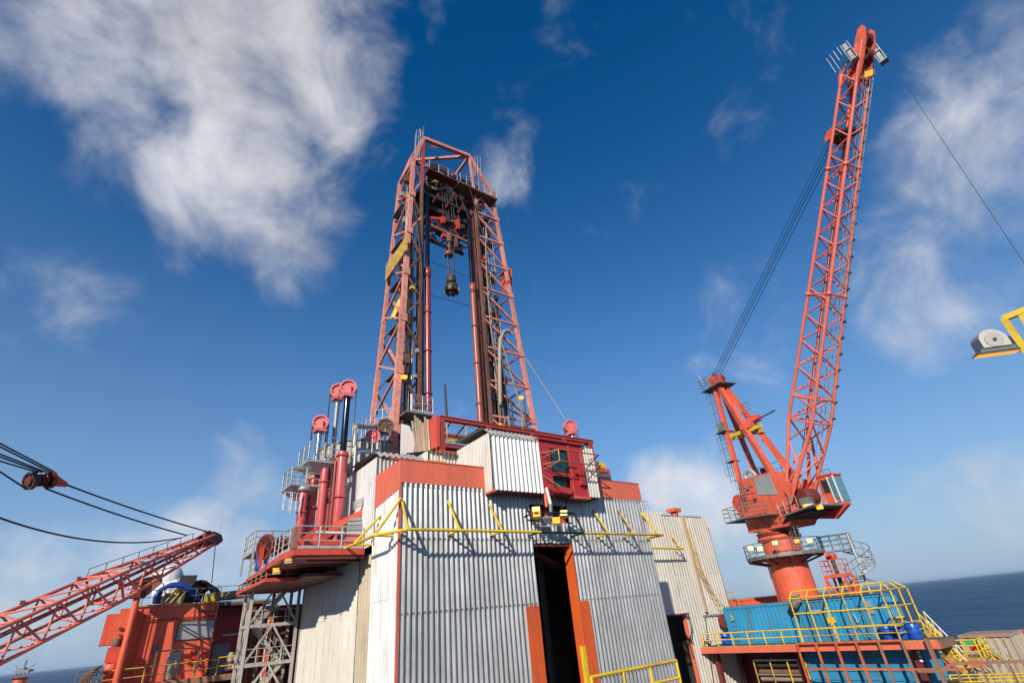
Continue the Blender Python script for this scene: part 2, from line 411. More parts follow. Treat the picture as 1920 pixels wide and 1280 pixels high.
# ================================================================== SETTING
def sea_material():
    m = bpy.data.materials.new('sea_water'); m.use_nodes = True; t = m.node_tree; N = t.nodes; b = N['Principled BSDF']
    b.inputs['Base Color'].default_value = (.008, .05, .125, 1); b.inputs['Roughness'].default_value = .34; b.inputs['IOR'].default_value = 1.33
    g = N.new('ShaderNodeNewGeometry'); mp = N.new('ShaderNodeMapping'); mp.inputs['Rotation'].default_value = (0, 0, .5); mp.inputs['Scale'].default_value = (1, .55, 1)
    t.links.new(g.outputs['Position'], mp.inputs[0])
    h = None
    for sc, w, st in ((.004, 1.0, .5), (.018, 1.0, .3), (.06, .6, .35), (.2, .2, .5)):
        m2 = N.new('ShaderNodeMapping'); m2.inputs['Rotation'].default_value = (0, 0, .7); m2.inputs['Scale'].default_value = (1, st, 1); t.links.new(g.outputs['Position'], m2.inputs[0])
        n = N.new('ShaderNodeTexNoise'); n.inputs['Scale'].default_value = sc; n.inputs['Detail'].default_value = 5; n.inputs['Roughness'].default_value = .62; n.inputs['Distortion'].default_value = .6
        t.links.new(m2.outputs[0], n.inputs['Vector'])
        k = N.new('ShaderNodeMath'); k.operation = 'MULTIPLY'; k.inputs[1].default_value = w; t.links.new(n.outputs[0], k.inputs[0])
        if h is None: h = k.outputs[0]
        else:
            a = N.new('ShaderNodeMath'); a.operation = 'ADD'; t.links.new(h, a.inputs[0]); t.links.new(k.outputs[0], a.inputs[1]); h = a.outputs[0]
    bu = N.new('ShaderNodeBump'); bu.inputs['Strength'].default_value = 1.0; bu.inputs['Distance'].default_value = 34
    t.links.new(h, bu.inputs['Height']); t.links.new(bu.outputs[0], b.inputs['Normal'])
    b.inputs['Specular IOR Level'].default_value = .12
    cr_ = N.new('ShaderNodeMix'); cr_.data_type = 'RGBA'; cr_.inputs[6].default_value = (.003, .026, .075, 1); cr_.inputs[7].default_value = (.016, .085, .185, 1)
    mrg = N.new('ShaderNodeMapRange'); mrg.inputs[1].default_value = 1.15; mrg.inputs[2].default_value = 1.65; t.links.new(h, mrg.inputs[0]); t.links.new(mrg.outputs[0], cr_.inputs[0]); t.links.new(cr_.outputs[2], b.inputs['Base Color'])
    MATS['sea'] = m
sea_material()
S = 120000
sea = struct(mesh('sea', [(-S, -S, SEA_Z), (S, -S, SEA_Z), (S, S, SEA_Z), (-S, S, SEA_Z)], [[0, 1, 2, 3]], 'sea', None))
DECK_Z = -7.0
dk = MB().box((-2, 17, DECK_Z - .6), (56, 44, DECK_Z)); dk.box((30, -2, DECK_Z - .6), (56, 16.99, DECK_Z))
struct(dk.build('main_deck', 'deck', None))
hull = MB().box((-1, 18, SEA_Z + 8), (55, 43, DECK_Z - .61))
for x in (4, 26, 50):
    for y in (22, 39): hull.bar((x, y, SEA_Z - 6), (x, y, SEA_Z + 8), 3.5, 20)
struct(hull.build('rig_hull', 'red_dark', None))

# ================================================================== DRILL FLOOR BLOCK (silver corrugated tower)
X0, X1, YF, ZB, ZT = 9.11, 24.7, 20.02, 5.68, 6.66
blk = thing('drill_floor_block', 'tall silver corrugated block with orange top band and dark open doorway', 'building', (17, 20, DECK_Z))
zl = [DECK_Z, -2.6, .62, 3.35, ZB]
sheets(blk, (X0, YF, 0), (1, 0, 0), 15.99 - X0, (0, 0, 1), 0, 'clad', per=4, rows=zl)
sheets(blk, (18.5, YF, 0), (1, 0, 0), X1 - 18.5, (0, 0, 1), 0, 'clad', per=4, rows=zl)
sheets(blk, (15.99, YF, 0), (1, 0, 0), 2.51, (0, 0, 1), 0, 'clad', per=5, rows=[3.25, 4.22])
sheets(blk, (15.99, YF, 0), (1, 0, 0), 2.51, (0, 0, 1), 0, 'clad', per=5, rows=[5.08, ZB])
YL = 22.75
sheets(blk, (X0, YL, 0), (0, -1, 0), YL - YF, (0, 0, 1), 0, 'clad_white', per=4, rows=[DECK_Z, -2.2, 1.25, ZB - .25], pitch=.21, depth=.05)
# right side and back, roof
sheets(blk, (X1, YF, 0), (0, 1, 0), 6, (0, 0, 1), 0, 'clad', per=6, rows=[DECK_Z, 0, ZB])
box('roof', (X0 + .45, YF + .1, ZB + .35), (X1 - .1, 34, ZB + .5), 'roof_sheet', blk)
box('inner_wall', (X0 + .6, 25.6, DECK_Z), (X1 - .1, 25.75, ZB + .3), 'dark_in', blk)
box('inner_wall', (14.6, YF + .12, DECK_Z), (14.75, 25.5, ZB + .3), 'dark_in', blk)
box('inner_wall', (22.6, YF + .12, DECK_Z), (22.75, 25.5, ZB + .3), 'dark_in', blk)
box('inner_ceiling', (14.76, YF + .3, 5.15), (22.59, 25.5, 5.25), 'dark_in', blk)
for z in (-2.55, .67, 3.4, 5.55):
    mb = MB(); x = X0 + .12
    while x < X1 - .1:
        if not (15.9 < x < 18.5 and z < 3.3): mb.box((x - .022, YF - .075, z - .022), (x + .022, YF - .045, z + .022))
        x += .2457 if x < 15.9 else .2583
    mb.build('fixing_row', 'rusty', blk)
# orange parapet band in plates
def band(xs):
    for a, b in zip(xs[:-1], xs[1:]):
        box('parapet_plate', (a + .004, YF - .06, ZB - .02), (b - .004, YF + .04, ZT), 'band_red', blk)
band([X0 - .06, 11.4, 13.55]); band([20.42, 22.6, X1 + .05])
mesh('parapet_plate', [(X0 - .055, YF - .055, ZB - .25), (X0 - .055, YL + .1, ZB - .6), (X0 - .055, YL + .1, ZT + .0), (X0 - .055, YF - .055, ZT - .003),
                       (X0 + .03, YF - .055, ZB - .25), (X0 + .03, YL + .1, ZB - .6), (X0 + .03, YL + .1, ZT), (X0 + .03, YF - .055, ZT - .003)],
     [[0, 1, 2, 3], [4, 5, 6, 7], [0, 1, 5, 4], [1, 2, 6, 5], [2, 3, 7, 6], [3, 0, 4, 7]], 'band_red', blk)
for a, b in ((X0 - .08, 13.56), (20.41, X1 + .07)): box('cap_flashing', (a, YF - .085, ZT + .002), (b, YF + .08, ZT + .05), 'red', blk)
for k in range(7):   # orange corner angle in lengths, leaves hairline joints
    z0 = DECK_Z + k * (ZB - DECK_Z) / 7; z1 = DECK_Z + (k + 1) * (ZB - DECK_Z) / 7 - .015
    MB().box((X0 - .05, YF - .052, z0), (X0 + .05, YF - .04, z1)).box((X0 - .052, YF - .052, z0), (X0 - .04, YF + .06, z1)).build('corner_trim', 'band_red', blk)
box('corner_trim', (X1 - .05, YF - .05, DECK_Z), (X1 + .04, YF + .03, ZB - .02), 'clad', blk)
# doorway: orange cover plates, jambs, header flashing
box('door_plate', (15.24, YF - .085, DECK_Z), (15.985, YF - .05, .57), 'door_orange', blk)
box('door_plate', (18.5, YF - .085, DECK_Z), (19.12, YF - .05, .62), 'door_orange', blk)
box('door_jamb', (18.44, YF - .10, DECK_Z), (18.499, YF + .5, 3.24), 'door_orange', blk)
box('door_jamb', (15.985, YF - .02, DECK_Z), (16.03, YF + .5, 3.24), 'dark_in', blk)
box('door_header', (15.9, YF + .05, 3.1), (18.6, YF + .3, 3.24), 'red_dark', blk)
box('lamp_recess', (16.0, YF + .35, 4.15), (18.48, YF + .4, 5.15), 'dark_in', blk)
for x in (16.02, 17.2, 18.42): box('recess_post', (x - .03, YF + .05, 4.2), (x + .03, YF + .3, 5.1), 'door_orange', blk)
# bracing seen inside the door head
for i in range(4):
    beam('inner_brace', (17.0 + i * .28, 21.2 + .5 * i, 3.0), (18.9 + i * .2, 21.2 + .5 * i, 2.3), .09, .09, 'red_dark', blk)
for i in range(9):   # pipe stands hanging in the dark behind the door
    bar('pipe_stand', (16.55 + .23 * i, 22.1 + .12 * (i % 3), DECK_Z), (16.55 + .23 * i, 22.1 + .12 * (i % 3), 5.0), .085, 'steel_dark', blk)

# beige and tan hall wall left of the block
hall = thing('beige_hall_wall', 'beige and tan corrugated hall wall below the red cantilever deck', 'wall', (9.5, 28, DECK_Z))
XH = 9.42
sheets(hall, (XH, 24.9, 0), (0, -1, 0), 2.05, (0, 0, 1), 0, 'clad_tan', per=6, rows=[DECK_Z, -1.3, 1.05, 3.3], pitch=.24, depth=.08)
sheets(hall, (XH - .03, 33.6, 0), (0, -1, 0), 8.7, (0, 0, 1), 0, 'clad_beige', per=6, rows=[DECK_Z, -3.5, .9, 3.3], pitch=.26, depth=.085)
box('end_post', (XH - .1, 33.55, DECK_Z), (XH + .1, 33.75, 3.3), 'clad_grey', hall)
box('roof_edge', (XH, 22.85, 3.3), (XH + 6, 33.6, 3.4), 'clad_grey', hall)

# corrugated extension right of the block
ext = thing('corrugated_extension', 'pale corrugated extension wall running right behind the silver block', 'building', (32, 26, DECK_Z))
YE, XE = 26.0, 40.05
sheets(ext, (X1 + .05, YE, 0), (1, 0, 0), 9.4, (0, 0, 1), 0, 'clad_beige', per=6, rows=[-.55, 3.1, 6.6], pitch=.3, depth=.06)
sheets(ext, (X1 + 9.45, YE, 0), (1, 0, 0), XE - X1 - 9.45, (0, 0, 1), 0, 'clad_beige', per=6, rows=[DECK_Z, -2.9, 2.0, 6.35], pitch=.3, depth=.06)
DX0, DX1 = 32.1, 34.1
sheets(ext, (X1 + .05, YE, 0), (1, 0, 0), DX0 - X1 - .05, (0, 0, 1), 0, 'clad_beige', per=6, rows=[DECK_Z, -3, -.56], pitch=.3, depth=.06)
box('door_frame', (DX1 - .02, YE - .14, DECK_Z), (DX1 + .12, YE + .1, -.52), 'band_red', ext)
box('door_header', (DX0 - .1, YE - .4, -.6), (DX1 + .2, YE - .05, -.5), 'red_dark', ext)
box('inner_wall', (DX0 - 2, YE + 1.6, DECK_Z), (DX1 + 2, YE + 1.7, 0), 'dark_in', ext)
box('edge_trim', (XE - .03, YE - .06, DECK_Z), (XE + .06, YE + .05, 5.6), 'con_roof', ext)
box('edge_trim', (38.6, YE - .055, 6.33), (XE - .6, YE + .1, 6.42), 'con_roof', ext)
box('edge_trim', (34.1, YE - .055, 6.33), (38.59, YE + .1, 6.42), 'galv', ext)
box('roof', (X1 + .1, YE + .1, 6.2), (XE - .1, YE + 8, 6.3), 'roof_sheet', ext)
sheets(ext, (XE, YE, 0), (0, 1, 0), 8, (0, 0, 1), 0, 'clad_beige', per=8, rows=[DECK_Z, 6.2], pitch=.2, depth=.045)
tr = P(1300, 1060, y=YE).x
box('cable_tray', (tr - .16, YE - .22, -.6), (tr + .16, YE - .06, 6.4), 'clad_tan', ext)
mb = MB()
for i in range(3): mb.tube([P(1283 + 4 * i, 985, y=YE - .3), P(1306 + 5 * i, 1062 + 3 * i, y=YE - .3), P(1330 + 6 * i, 1110 + 4 * i, y=YE - .35), P(1352 + 3 * i, 1143 - 3 * i, y=YE - .4)], .03, 5)
mb.build('cable', 'yellow_dull', ext)
curve_tube('hose', [P(1290, 1150, y=YE - .2), P(1297, 1180, y=YE - .3), P(1293, 1205, y=YE - .3), P(1300, 1230, y=YE - .3)], .04, 'steel_dark', ext)
bar('cable_conduit', P(1322, 1155, y=YE - .12), P(1338, 1280, y=YE - .12), .035, 'steel_dark', ext)
bar('cable_conduit', P(1318, 1153, y=YE - .15), P(1360, 1150, y=YE - .15), .04, 'galv', ext)

# ------------------------------------------------------------------ things on the extension roof
rf = thing('roof_guard_fence', 'grey mesh guard fence on the extension roof right of the block', 'fence', (29, 26, 6.6))
railing(rf, [(26.5, 26.2, 6.62), (33.2, 26.2, 6.62)], .8, 'galv', .025, 1.0, (.35, .65))
railing(rf, [(30.5, 27.2, 6.62), (33.2, 27.2, 6.62)], .9, 'yellow_dull', .03, 1.2)
mb = MB()
for i in range(26): mb.bar((26.6 + .15 * i, 26.22, 6.65), (26.6 + .15 * i, 26.22, 7.35), .008, 4)
mb.build('mesh_infill', 'galv_dark', rf)
rv = thing('roof_vent', 'small orange ventilator cowl on the extension roof', 'ventilator', P(1265, 965, y=27))
c = P(1264, 960, y=27)
drum('vent_body', c - V((0, 0, .5)), c, .3, 'red', rv); MB().box((c.x - .5, c.y - .4, c.z), (c.x + .5, c.y + .4, c.z + .28)).build('vent_cap', 'crane', rv)

# ------------------------------------------------------------------ yellow stand-off guard rail round the block
gr = thing('yellow_bumper_rail', 'yellow tubular bumper rail on struts around the silver block', 'guard rail', (12, 19, 3.5))
ZR, YR = 3.57, 19.02
pc0, pc1, pc2 = P(765, 992, y=YR), P(702, 1003, z=ZR), P(646, 1028, z=ZR)
pc0.z = ZR
R_ = .062
bar('rail', pc2, pc1, R_, 'yellow', gr); bar('rail', pc1, pc0, R_, 'yellow', gr)
xs_black = (P(1014, 999, y=YR).x, P(1095, 1000, y=YR).x); x_end = P(1243, 1001, y=YR).x
bar('rail', pc0, (xs_black[0], YR, ZR), R_, 'yellow', gr)
bar('rail', (xs_black[1], YR, ZR), (x_end, YR, ZR), R_, 'yellow_dull', gr)
for (jx, top) in ((861, (840, 939)), (943, (917, 945)), (1140, (1111, 955)), (1190, (1159, 957)), (1228, (1202, 961))):
    w = P(*top, y=YF - .06); x = w.x
    m = 'yellow_dull' if jx == 1190 else 'yellow'
    bar('strut', (x, YR, ZR), w, R_ * .85, m, gr); bar('strut', (x, YR, ZR), (x, YF - .05, ZR - .01), R_ * .8, m, gr)
bar('strut', pc0, P(753, 935, y=YF - .06), R_ * .9, 'yellow', gr)
bar('strut', pc0, (X0 + .05, YF - .05, ZR), R_ * .8, 'yellow', gr)
bar('strut', pc1, P(752, 933, x=X0 - .06), R_ * .9, 'yellow', gr)
bar('strut', pc1, (X0 - .03, pc1.y + .1, ZR), R_ * .8, 'yellow', gr)
q = P(714, 966, x=X0 - .05)
m_ = pc2 * .7 + pc1 * .3
bar('strut', m_, q, R_ * .85, 'yellow', gr); bar('strut', m_, (X0 - .03, m_.y, ZR), R_ * .8, 'yellow', gr)
# end bay round the far corner
bar('rail', (x_end, YR, ZR), (x_end + .02, YF + .5, ZR), R_, 'yellow', gr); bar('strut', (x_end, YR, ZR), (X1 + .03, YF - .03, ZR - .0), R_ * .8, 'yellow', gr)
bar('strut', (x_end, YR + .3, ZR), P(1204, 960, y=YF - .06), R_ * .8, 'yellow', gr)
g2 = thing('yellow_wall_bracket', 'yellow triangular stand-off bracket on the pale extension wall', 'bracket', P(1260, 1028, y=25))
a, b = P(1220, 1027, y=25.1), P(1281, 1028, y=25.1)
bar('rail', a, b, .07, 'yellow', g2); wv = P(1256, 1001, y=YE - .03)
bar('strut', b, wv, .055, 'yellow', g2); bar('strut', b, (b.x, YE - .03, b.z), .05, 'yellow', g2); bar('strut', a, (a.x, YE - .03, a.z), .05, 'yellow', g2)

# black lamp guard and its lamps over the doorway
lg = thing('lamp_guard_frame', 'black tubular frame guarding the lamps above the dark doorway', 'frame', (17.5, 19.2, 3.5))
xa, xb = xs_black
tl, tr2 = P(986, 950, y=YF - .12), P(1062, 955, y=YF - .12)
fa, fb = P(1004, 961, y=19.1), P(1076, 961, y=19.1)
bar('rail', (xa, YR, ZR), (xb, YR, ZR), .055, 'black', lg)
bar('strut', (xa, YR, ZR), tl, .05, 'black', lg); bar('strut', (xb, YR, ZR), fb, .05, 'black', lg)
bar('rail', fa, fb, .045, 'black', lg); bar('strut', fa, (fa.x, YF - .05, fa.z), .04, 'black', lg); bar('strut', fb, (fb.x, YF - .05, fb.z), .04, 'black', lg)
bar('strut', (xa, YR, ZR), (xa, YF - .05, ZR), .045, 'black', lg); bar('strut', (xb, YR, ZR), (xb, YF - .05, ZR), .045, 'black', lg)
bar('hanger', P(1024, 913, y=19.25), P(1033, 948, y=19.25), .09, 'white', lg)
bar('hanger', P(1032, 945, y=19.25), P(1034, 972, y=19.25), .1, 'galv_dark', lg)
bar('hanger', P(1020, 910, y=19.3), P(1025, 950, y=19.3), .08, 'band_red', lg)
curve_tube('cable', [P(1037, 930, y=19.2), P(1046, 942, y=19.2), P(1055, 955, y=19.2)], .03, 'black', lg)
aim = V((-.45, -.75, -.35))
G = 'lamps above the doorway'
floodlight('floodlight', 'lit twin amber lamp at the left of the cluster over the doorway', P(1005, 955, y=19.2), aim, .34, 'lamp_lit', G)
floodlight('floodlight', 'lower box of the left amber lamp pair over the doorway', P(1006, 963, y=19.15), aim, .32, 'amber', G)
floodlight('floodlight', 'grey unlit lamp in the middle of the doorway cluster', P(1025, 976, y=19.15), V((-.3, -.6, -.8)), .42, 'plate_grey', G, 'galv')
floodlight('floodlight', 'square amber lamp tilted down right of the grey one over the doorway', P(1042, 975, y=19.1), V((-.5, -.7, -.5)), .4, 'amber', G)
floodlight('floodlight', 'pale lit lamp at the right end of the doorway cluster', P(1057, 961, y=19.2), aim, .32, 'lamp_lit', G)

# ------------------------------------------------------------------ driller's cabin projecting over the doorway
cb = thing('driller_cabin', 'white ribbed cabin with red window bay jutting over the doorway', 'cabin', (17, 19.3, 5.4))
YC, Z0, Z1 = 19.25, 5.46, 8.16
CX0, CX1, CX2, CX3 = 13.42, 16.45, 19.55, 20.42
sheets(cb, (CX0, YC, 0), (1, 0, 0), CX1 - CX0, (0, 0, 1), 0, 'clad_white', per=4, rows=[Z0, Z1], pitch=.27, depth=.09)
sheets(cb, (CX2, YC, 0), (1, 0, 0), CX3 - CX2, (0, 0, 1), 0, 'clad_beige', per=4, rows=[Z0, Z1 + .02], pitch=.22, depth=.07)
sheets(cb, (CX0, 22.4, 0), (0, -1, 0), 3.15, (0, 0, 1), 0, 'clad_beige', per=4, rows=[Z0, Z1 + .1], pitch=.2, depth=.05)
sheets(cb, (CX0 - .08, YC - .06, Z1 - .02), (1, 0, 0), CX1 - CX0 + .1, (0, .55, .42), 0, 'roof_sheet', per=4, rows=[0, .78], pitch=.27, depth=.09, name='roof_sheet')
sheets(cb, (CX0 - .08, YC + .62, Z1 + .5), (1, 0, 0), CX1 - CX0 + .1, (0, 1, .03), 0, 'roof_sheet', per=4, rows=[0, 2.6], pitch=.27, depth=.09, name='roof_sheet')
box('floor', (CX0 + .02, YC + .04, Z0 - .04), (CX3, YF - .08, Z0 + .02), 'red_dark', cb)
box('sill', (CX0 - .05, YC - .06, Z0 - .1), (CX0 + .12, YF - .1, Z0 - .005), 'band_red', cb)
box('dark_backing_box', (CX1 + .02, YC + .32, Z0 + .03), (CX2 - .02, 22.3, Z1 + .02), 'dark_in', cb)  # added dark box, keeps bright sky from showing behind the bay windows
# red bay with its window built from plates around the opening
wl0, wl1 = P(1029, 845, y=YC).x, P(1067, 889, y=YC).x; wz0, wz1 = 6.62, 7.86
box('bay_plate', (CX1 + .01, YC - .06, Z0 + .3), (wl0, YC + .04, Z1 + .05), 'cabin_red', cb)
box('bay_plate', (wl1, YC - .06, Z0 - .02), (CX2 - .01, YC + .04, Z1 + .05), 'cabin_red', cb)
box('bay_plate', (wl0 + .002, YC - .055, wz1), (wl1 - .002, YC + .04, Z1 + .045), 'cabin_red', cb)
box('bay_plate', (wl0 + .002, YC - .055, wz0 - .22), (wl1 - .002, YC + .04, wz0), 'cabin_red', cb)
wpn = mesh('window_pane', [(wl0, YC + .03, wz0), (wl1, YC + .03, wz0), (wl1, YC + .03, wz1), (wl0, YC + .03, wz1), (wl0, YC + .05, wz0), (wl1, YC + .05, wz0), (wl1, YC + .05, wz1), (wl0, YC + .05, wz1)],
     [[0, 1, 2, 3], [4, 5, 6, 7], [0, 1, 5, 4], [2, 3, 7, 6]], 'glass', cb)
mb = MB(); e = .05
mb.box((wl0 - .0, YC - .075, wz0 - .02), (wl0 + e, YC + .02, wz1 + .02)).box((wl1 - e, YC - .075, wz0 - .02), (wl1, YC + .02, wz1 + .02)).box((wl0 + e, YC - .072, wz1 - e), (wl1 - e, YC + .02, wz1)).box((wl0 + e, YC - .072, wz0), (wl1 - e, YC + .02, wz0 + e))
mb.build('window_frame', 'black', wpn)
mesh('lower_window', [(wl0, YC + .25, Z0 + .5), (wl1, YC + .25, Z0 + .5), (wl1, YC + .1, wz0 - .22), (wl0, YC + .1, wz0 - .22)], [[0, 1, 2, 3]], 'glass', cb)
mesh('chute_plate', [(CX1 + .1, YC - .05, Z0 + .34), (wl1 + .1, YC - .05, Z0 + .36), (wl1 - .25, YC - .3, Z0), (CX1 + .6, YC - .3, Z0 - .02), (CX1 + .1, YC + .2, Z0 + .34), (wl1 + .1, YC + .2, Z0 + .36), (wl1 - .25, YC, Z0 - .05), (CX1 + .6, YC, Z0 - .07)],
     [[0, 1, 2, 3], [4, 5, 6, 7], [0, 1, 5, 4], [1, 2, 6, 5], [2, 3, 7, 6], [3, 0, 4, 7]], 'cabin_red', cb)
box('bay_cap', (CX1 - .05, YC - .2, Z1 + .06), (CX2 + .02, YC + .6, Z1 + .18), 'cabin_red', cb)
box('base_beam', (wl1 - .2, YC - .12, Z0 - .16), (CX2 + .05, YC + .2, Z0 - .03), 'crane', cb)
for x in (wl1 + .14, CX2 - .06): box('mullion', (x - .03, YC - .1, Z0), (x + .03, YC - .062, Z1 + .04), 'red', cb)
box('junction_box', (18.95, YC - .25, 6.0), (19.3, YC - .065, 6.9), 'cabin_red', cb); box('junction_box', (18.75, YC - .2, 6.55), (19.2, YC - .066, 6.62), 'red_dark', cb)
# brown tubular guard in front of the bay
yg = YC - .8
for z in (7.55, 6.95): 
    bar('guard_rail', (CX1 + .1, YC - .1, z - .05), (wl0 - .05, yg, z), .035, 'brown_frame', cb); bar('guard_rail', (wl0 - .05, yg, z), (CX3 - .35, yg, z), .035, 'brown_frame', cb)
    bar('guard_rail', (CX3 - .35, yg, z), (CX3 - .45, YC - .05, z - .1), .035, 'brown_frame', cb)
    bar('guard_strut', (wl0 - .05, yg, z), (CX1 + .15, YC - .05, z - .3), .022, 'brown_frame', cb); bar('guard_strut', (CX3 - .4, yg, z), (CX3 - .75, YC - .05, z - .6), .03, 'brown_frame', cb)
bar('guard_post', (wl0 - .05, yg, 6.95), (wl0 - .05, yg, 7.55), .03, 'yellow_dull', cb); bar('guard_post', (wl1 + .25, yg, 6.95), (wl1 + .25, yg, 7.55), .025, 'brown_frame', cb)
bar('guard_rail', (CX1 + .0, YC - .5, Z0 + .25), (CX1 + 1.1, YC - .55, Z0 + .2), .035, 'brown_frame', cb); bar('guard_strut', (CX1 + .0, YC - .05, Z0 + .9), (CX1 + .7, YC - .55, Z0 + .25), .03, 'brown_frame', cb)

t = thing('roof_equipment', 'small yellow and red equipment stack right of the red cabin bay', 'equipment', P(1128, 900, y=22))
for k, (px, py_, w, h_, m) in enumerate(((1122, 874, .35, .35, 'yellow'), (1128, 884, .5, .22, 'red'), (1128, 893, .55, .25, 'galv_dark'), (1116, 880, .12, .9, 'rusty'))):
    c = P(px, py_, y=22.2); box('unit', c + V((-w, -.3, -h_ / 2)), c + V((w, .3, h_ / 2)), m, t)
box('unit_base', P(1128, 900, y=22.2) + V((-.7, -.3, -.9)), P(1128, 898, y=22.2) + V((.6, .3, 0)), 'steel_dark', t)
# low corrugated houses on the block roof behind the band
a1 = thing('roof_house', 'low beige corrugated house with slanted rusty roof behind the orange band', 'house', (10, 23, 6))
sheets(a1, (9.05, 22.6, 0), (1, 0, 0), 2.35, (0, 0, 1), 0, 'clad_grey', per=4, rows=[6.15, 7.6], pitch=.2, depth=.06)
sheets(a1, (9.05, 28.2, 0), (0, -1, 0), 5.6, (0, 0, 1), 0, 'clad_white', per=6, rows=[3.55, 7.55], pitch=.22, depth=.02)
sheets(a1, (9.0, 22.45, 7.55), (1, 0, 0), 2.5, (0, .7, .45), 0, 'roof_sheet', per=4, rows=[0, .75], pitch=.25, depth=.09, name='roof_sheet')
sheets(a1, (9.0, 23.1, 7.88), (1, 0, 0), 2.5, (0, 1, .02), 0, 'roof_sheet', per=4, rows=[0, 5], pitch=.25, depth=.09, name='roof_sheet')
box('gutter', (9.6, 22.3, 7.42), (11.0, 22.4, 7.5), 'red', a1)
mb = MB(); w0 = P(744, 865, y=22.45); w1 = P(789, 872, y=22.45)
mb.beam(w0, w1, .05, .09); mb.bar(w0, w0 - V((0, 0, .5)), .03, 5); mb.bar(w1, w1 - V((0, 0, .5)), .03, 5); mb.build('support_frame', 'yellow_dull', a1)
a2 = thing('roof_house', 'beige shed between the rusty-roofed house and the white ribbed cabin', 'house', (12.5, 22.5, 6))
sheets(a2, (11.75, 22.45, 0), (1, 0, 0), 1.9, (0, 0, 1), 0, 'clad_beige', per=5, rows=[6.15, 8.05], pitch=.2, depth=.06)
sheets(a2, (11.75, 26, 0), (0, -1, 0), 3.5, (0, 0, 1), 0, 'clad_beige', per=6, rows=[6.15, 8.15], pitch=.2, depth=.06)
sheets(a2, (11.7, 22.3, 8.02), (1, 0, 0), 2.0, (0, .8, .2), 0, 'roof_sheet', per=4, rows=[0, 3], pitch=.25, depth=.08, name='roof_sheet')
box('gutter', (12.2, 22.12, 8.02), (13.2, 22.22, 8.1), 'red', a2)
mb = MB(); w0 = P(800, 863, y=22.3); w1 = P(836, 867, y=22.3)
mb.beam(w0, w1, .05, .1); mb.bar(w0, w0 - V((0, 0, .6)), .03, 5); mb.bar(w1, w1 - V((0, 0, .6)), .03, 5); mb.bar((w0 + w1) / 2, (w0 + w1) / 2 + V((0, 0, .9)), .015, 5); mb.build('support_frame', 'yellow_dull', a2)

# ================================================================== DERRICK
der = thing('derrick', 'tall faded red lattice derrick with two leaning towers over the block', 'derrick', (18, 29, 6.2))
ZD = 6.2
FLo = lambda z: V((12.2 + (z - 10.67) * .0414, 28, z))
BLo = lambda z: V((12.22 + (z - 10.67) * .0435, 32.2 - (z - 10) * .044, z))
FLi = lambda z: V((13.95 + (z - 10) * .006, 28, z))
BLi = lambda z: V((13.95 + (z - 10) * .006, 32.2 - (z - 10) * .044, z))
FRo = lambda z: V((23.81 - (z - 12.78) * .0832, 28, z))
BRo = lambda z: V((23.81 - (z - 12.78) * .0832, 32.2 - (z - 10) * .044, z))
FRi = lambda z: V((19.75, 28, z))
BRi = lambda z: V((21.6, 32.2 - (z - 10) * .044, z))
ZK = 36.6
def span(fn, z0=ZD, z1=ZK): return lambda t: fn(z0 + (z1 - z0) * t)
def chord(fn, w0, w1, m, n=6):
    for i in range(n):
        z0, z1 = ZD + (ZK - ZD) * i / n, ZD + (ZK - ZD) * (i + 1) / n; w = w0 + (w1 - w0) * i / n
        beam('chord', fn(z0), fn(z1), w, w, m, der)
        if i: box('splice_plate', fn(z0) - V((w * .58, w * .58, .18)), fn(z0) + V((w * .58, w * .58, .18)), m if i != 4 else 'derrick_red', der)
chord(FLo, .42, .28, 'derrick'); chord(BLo, .3, .25, 'derrick'); chord(FRo, .3, .25, 'derrick'); chord(BRo, .26, .22, 'derrick')
chord(FLi, .2, .2, 'rusty'); chord(BLi, .2, .2, 'rusty'); chord(FRi, .18, .18, 'rusty'); chord(BRi, .18, .18, 'rusty')
# left tower: big K bracing on the outer side, zigzag elsewhere
zs = [7.0 + i * 4.22 for i in range(8)]
for i in range(7):
    z0, z1 = zs[i], zs[i + 1]; zm = (z0 + z1) / 2
    m = 'derrick'
    beam('brace', FLo(z0), BLo(zm), .15, .15, m, der); beam('brace', BLo(zm), FLo(z1), .15, .15, m, der)
    beam('brace', (FLo(zm + .4) + BLo(zm + .4)) / 2, FLo(z0 + .2), .15, .15, m, der) if i < 5 else None
    beam('brace', FLo(z1), BLo(z1 + .2), .14, .14, m, der) if i > 3 else None
    beam('brace', FLo(z0), FLi(zm), .15, .15, 'rusty' if i < 5 else 'derrick', der); beam('brace', FLi(zm), FLo(z1), .15, .15, 'rusty', der)
    beam('brace', BLo(z0), BLi(zm), .12, .12, 'rusty', der); beam('brace', BLi(zm), BLo(z1), .12, .12, 'rusty', der)
    beam('brace', FLi(zm), BLi(zm), .1, .1, 'rusty', der); beam('brace', FLi(z1), BLi(zm), .1, .1, 'rusty', der)
zr = [7.6 + i * 2.9 for i in range(11)]
for i in range(10):
    z0, z1 = zr[i], zr[i + 1]
    pale = 'derrick'
    beam('brace', FRi(z1 - .1), FRo(z1), .14, .14, pale, der)
    beam('brace', FRi(z1 - .35), FRo(z0 + .1), .15, .15, pale, der)
    beam('brace', BRi(z1), BRo(z1), .1, .1, 'rusty', der); beam('brace', BRi(z0), BRo(z1), .12, .12, 'derrick_red', der)
    beam('brace', FRo(z1), BRo(z1), .1, .1, 'derrick_red', der); beam('brace', FRo(z0), BRo(z1), .12, .12, 'derrick_red', der)
    beam('brace', FRi(z0), BRi(z1), .09, .09, 'rusty', der)
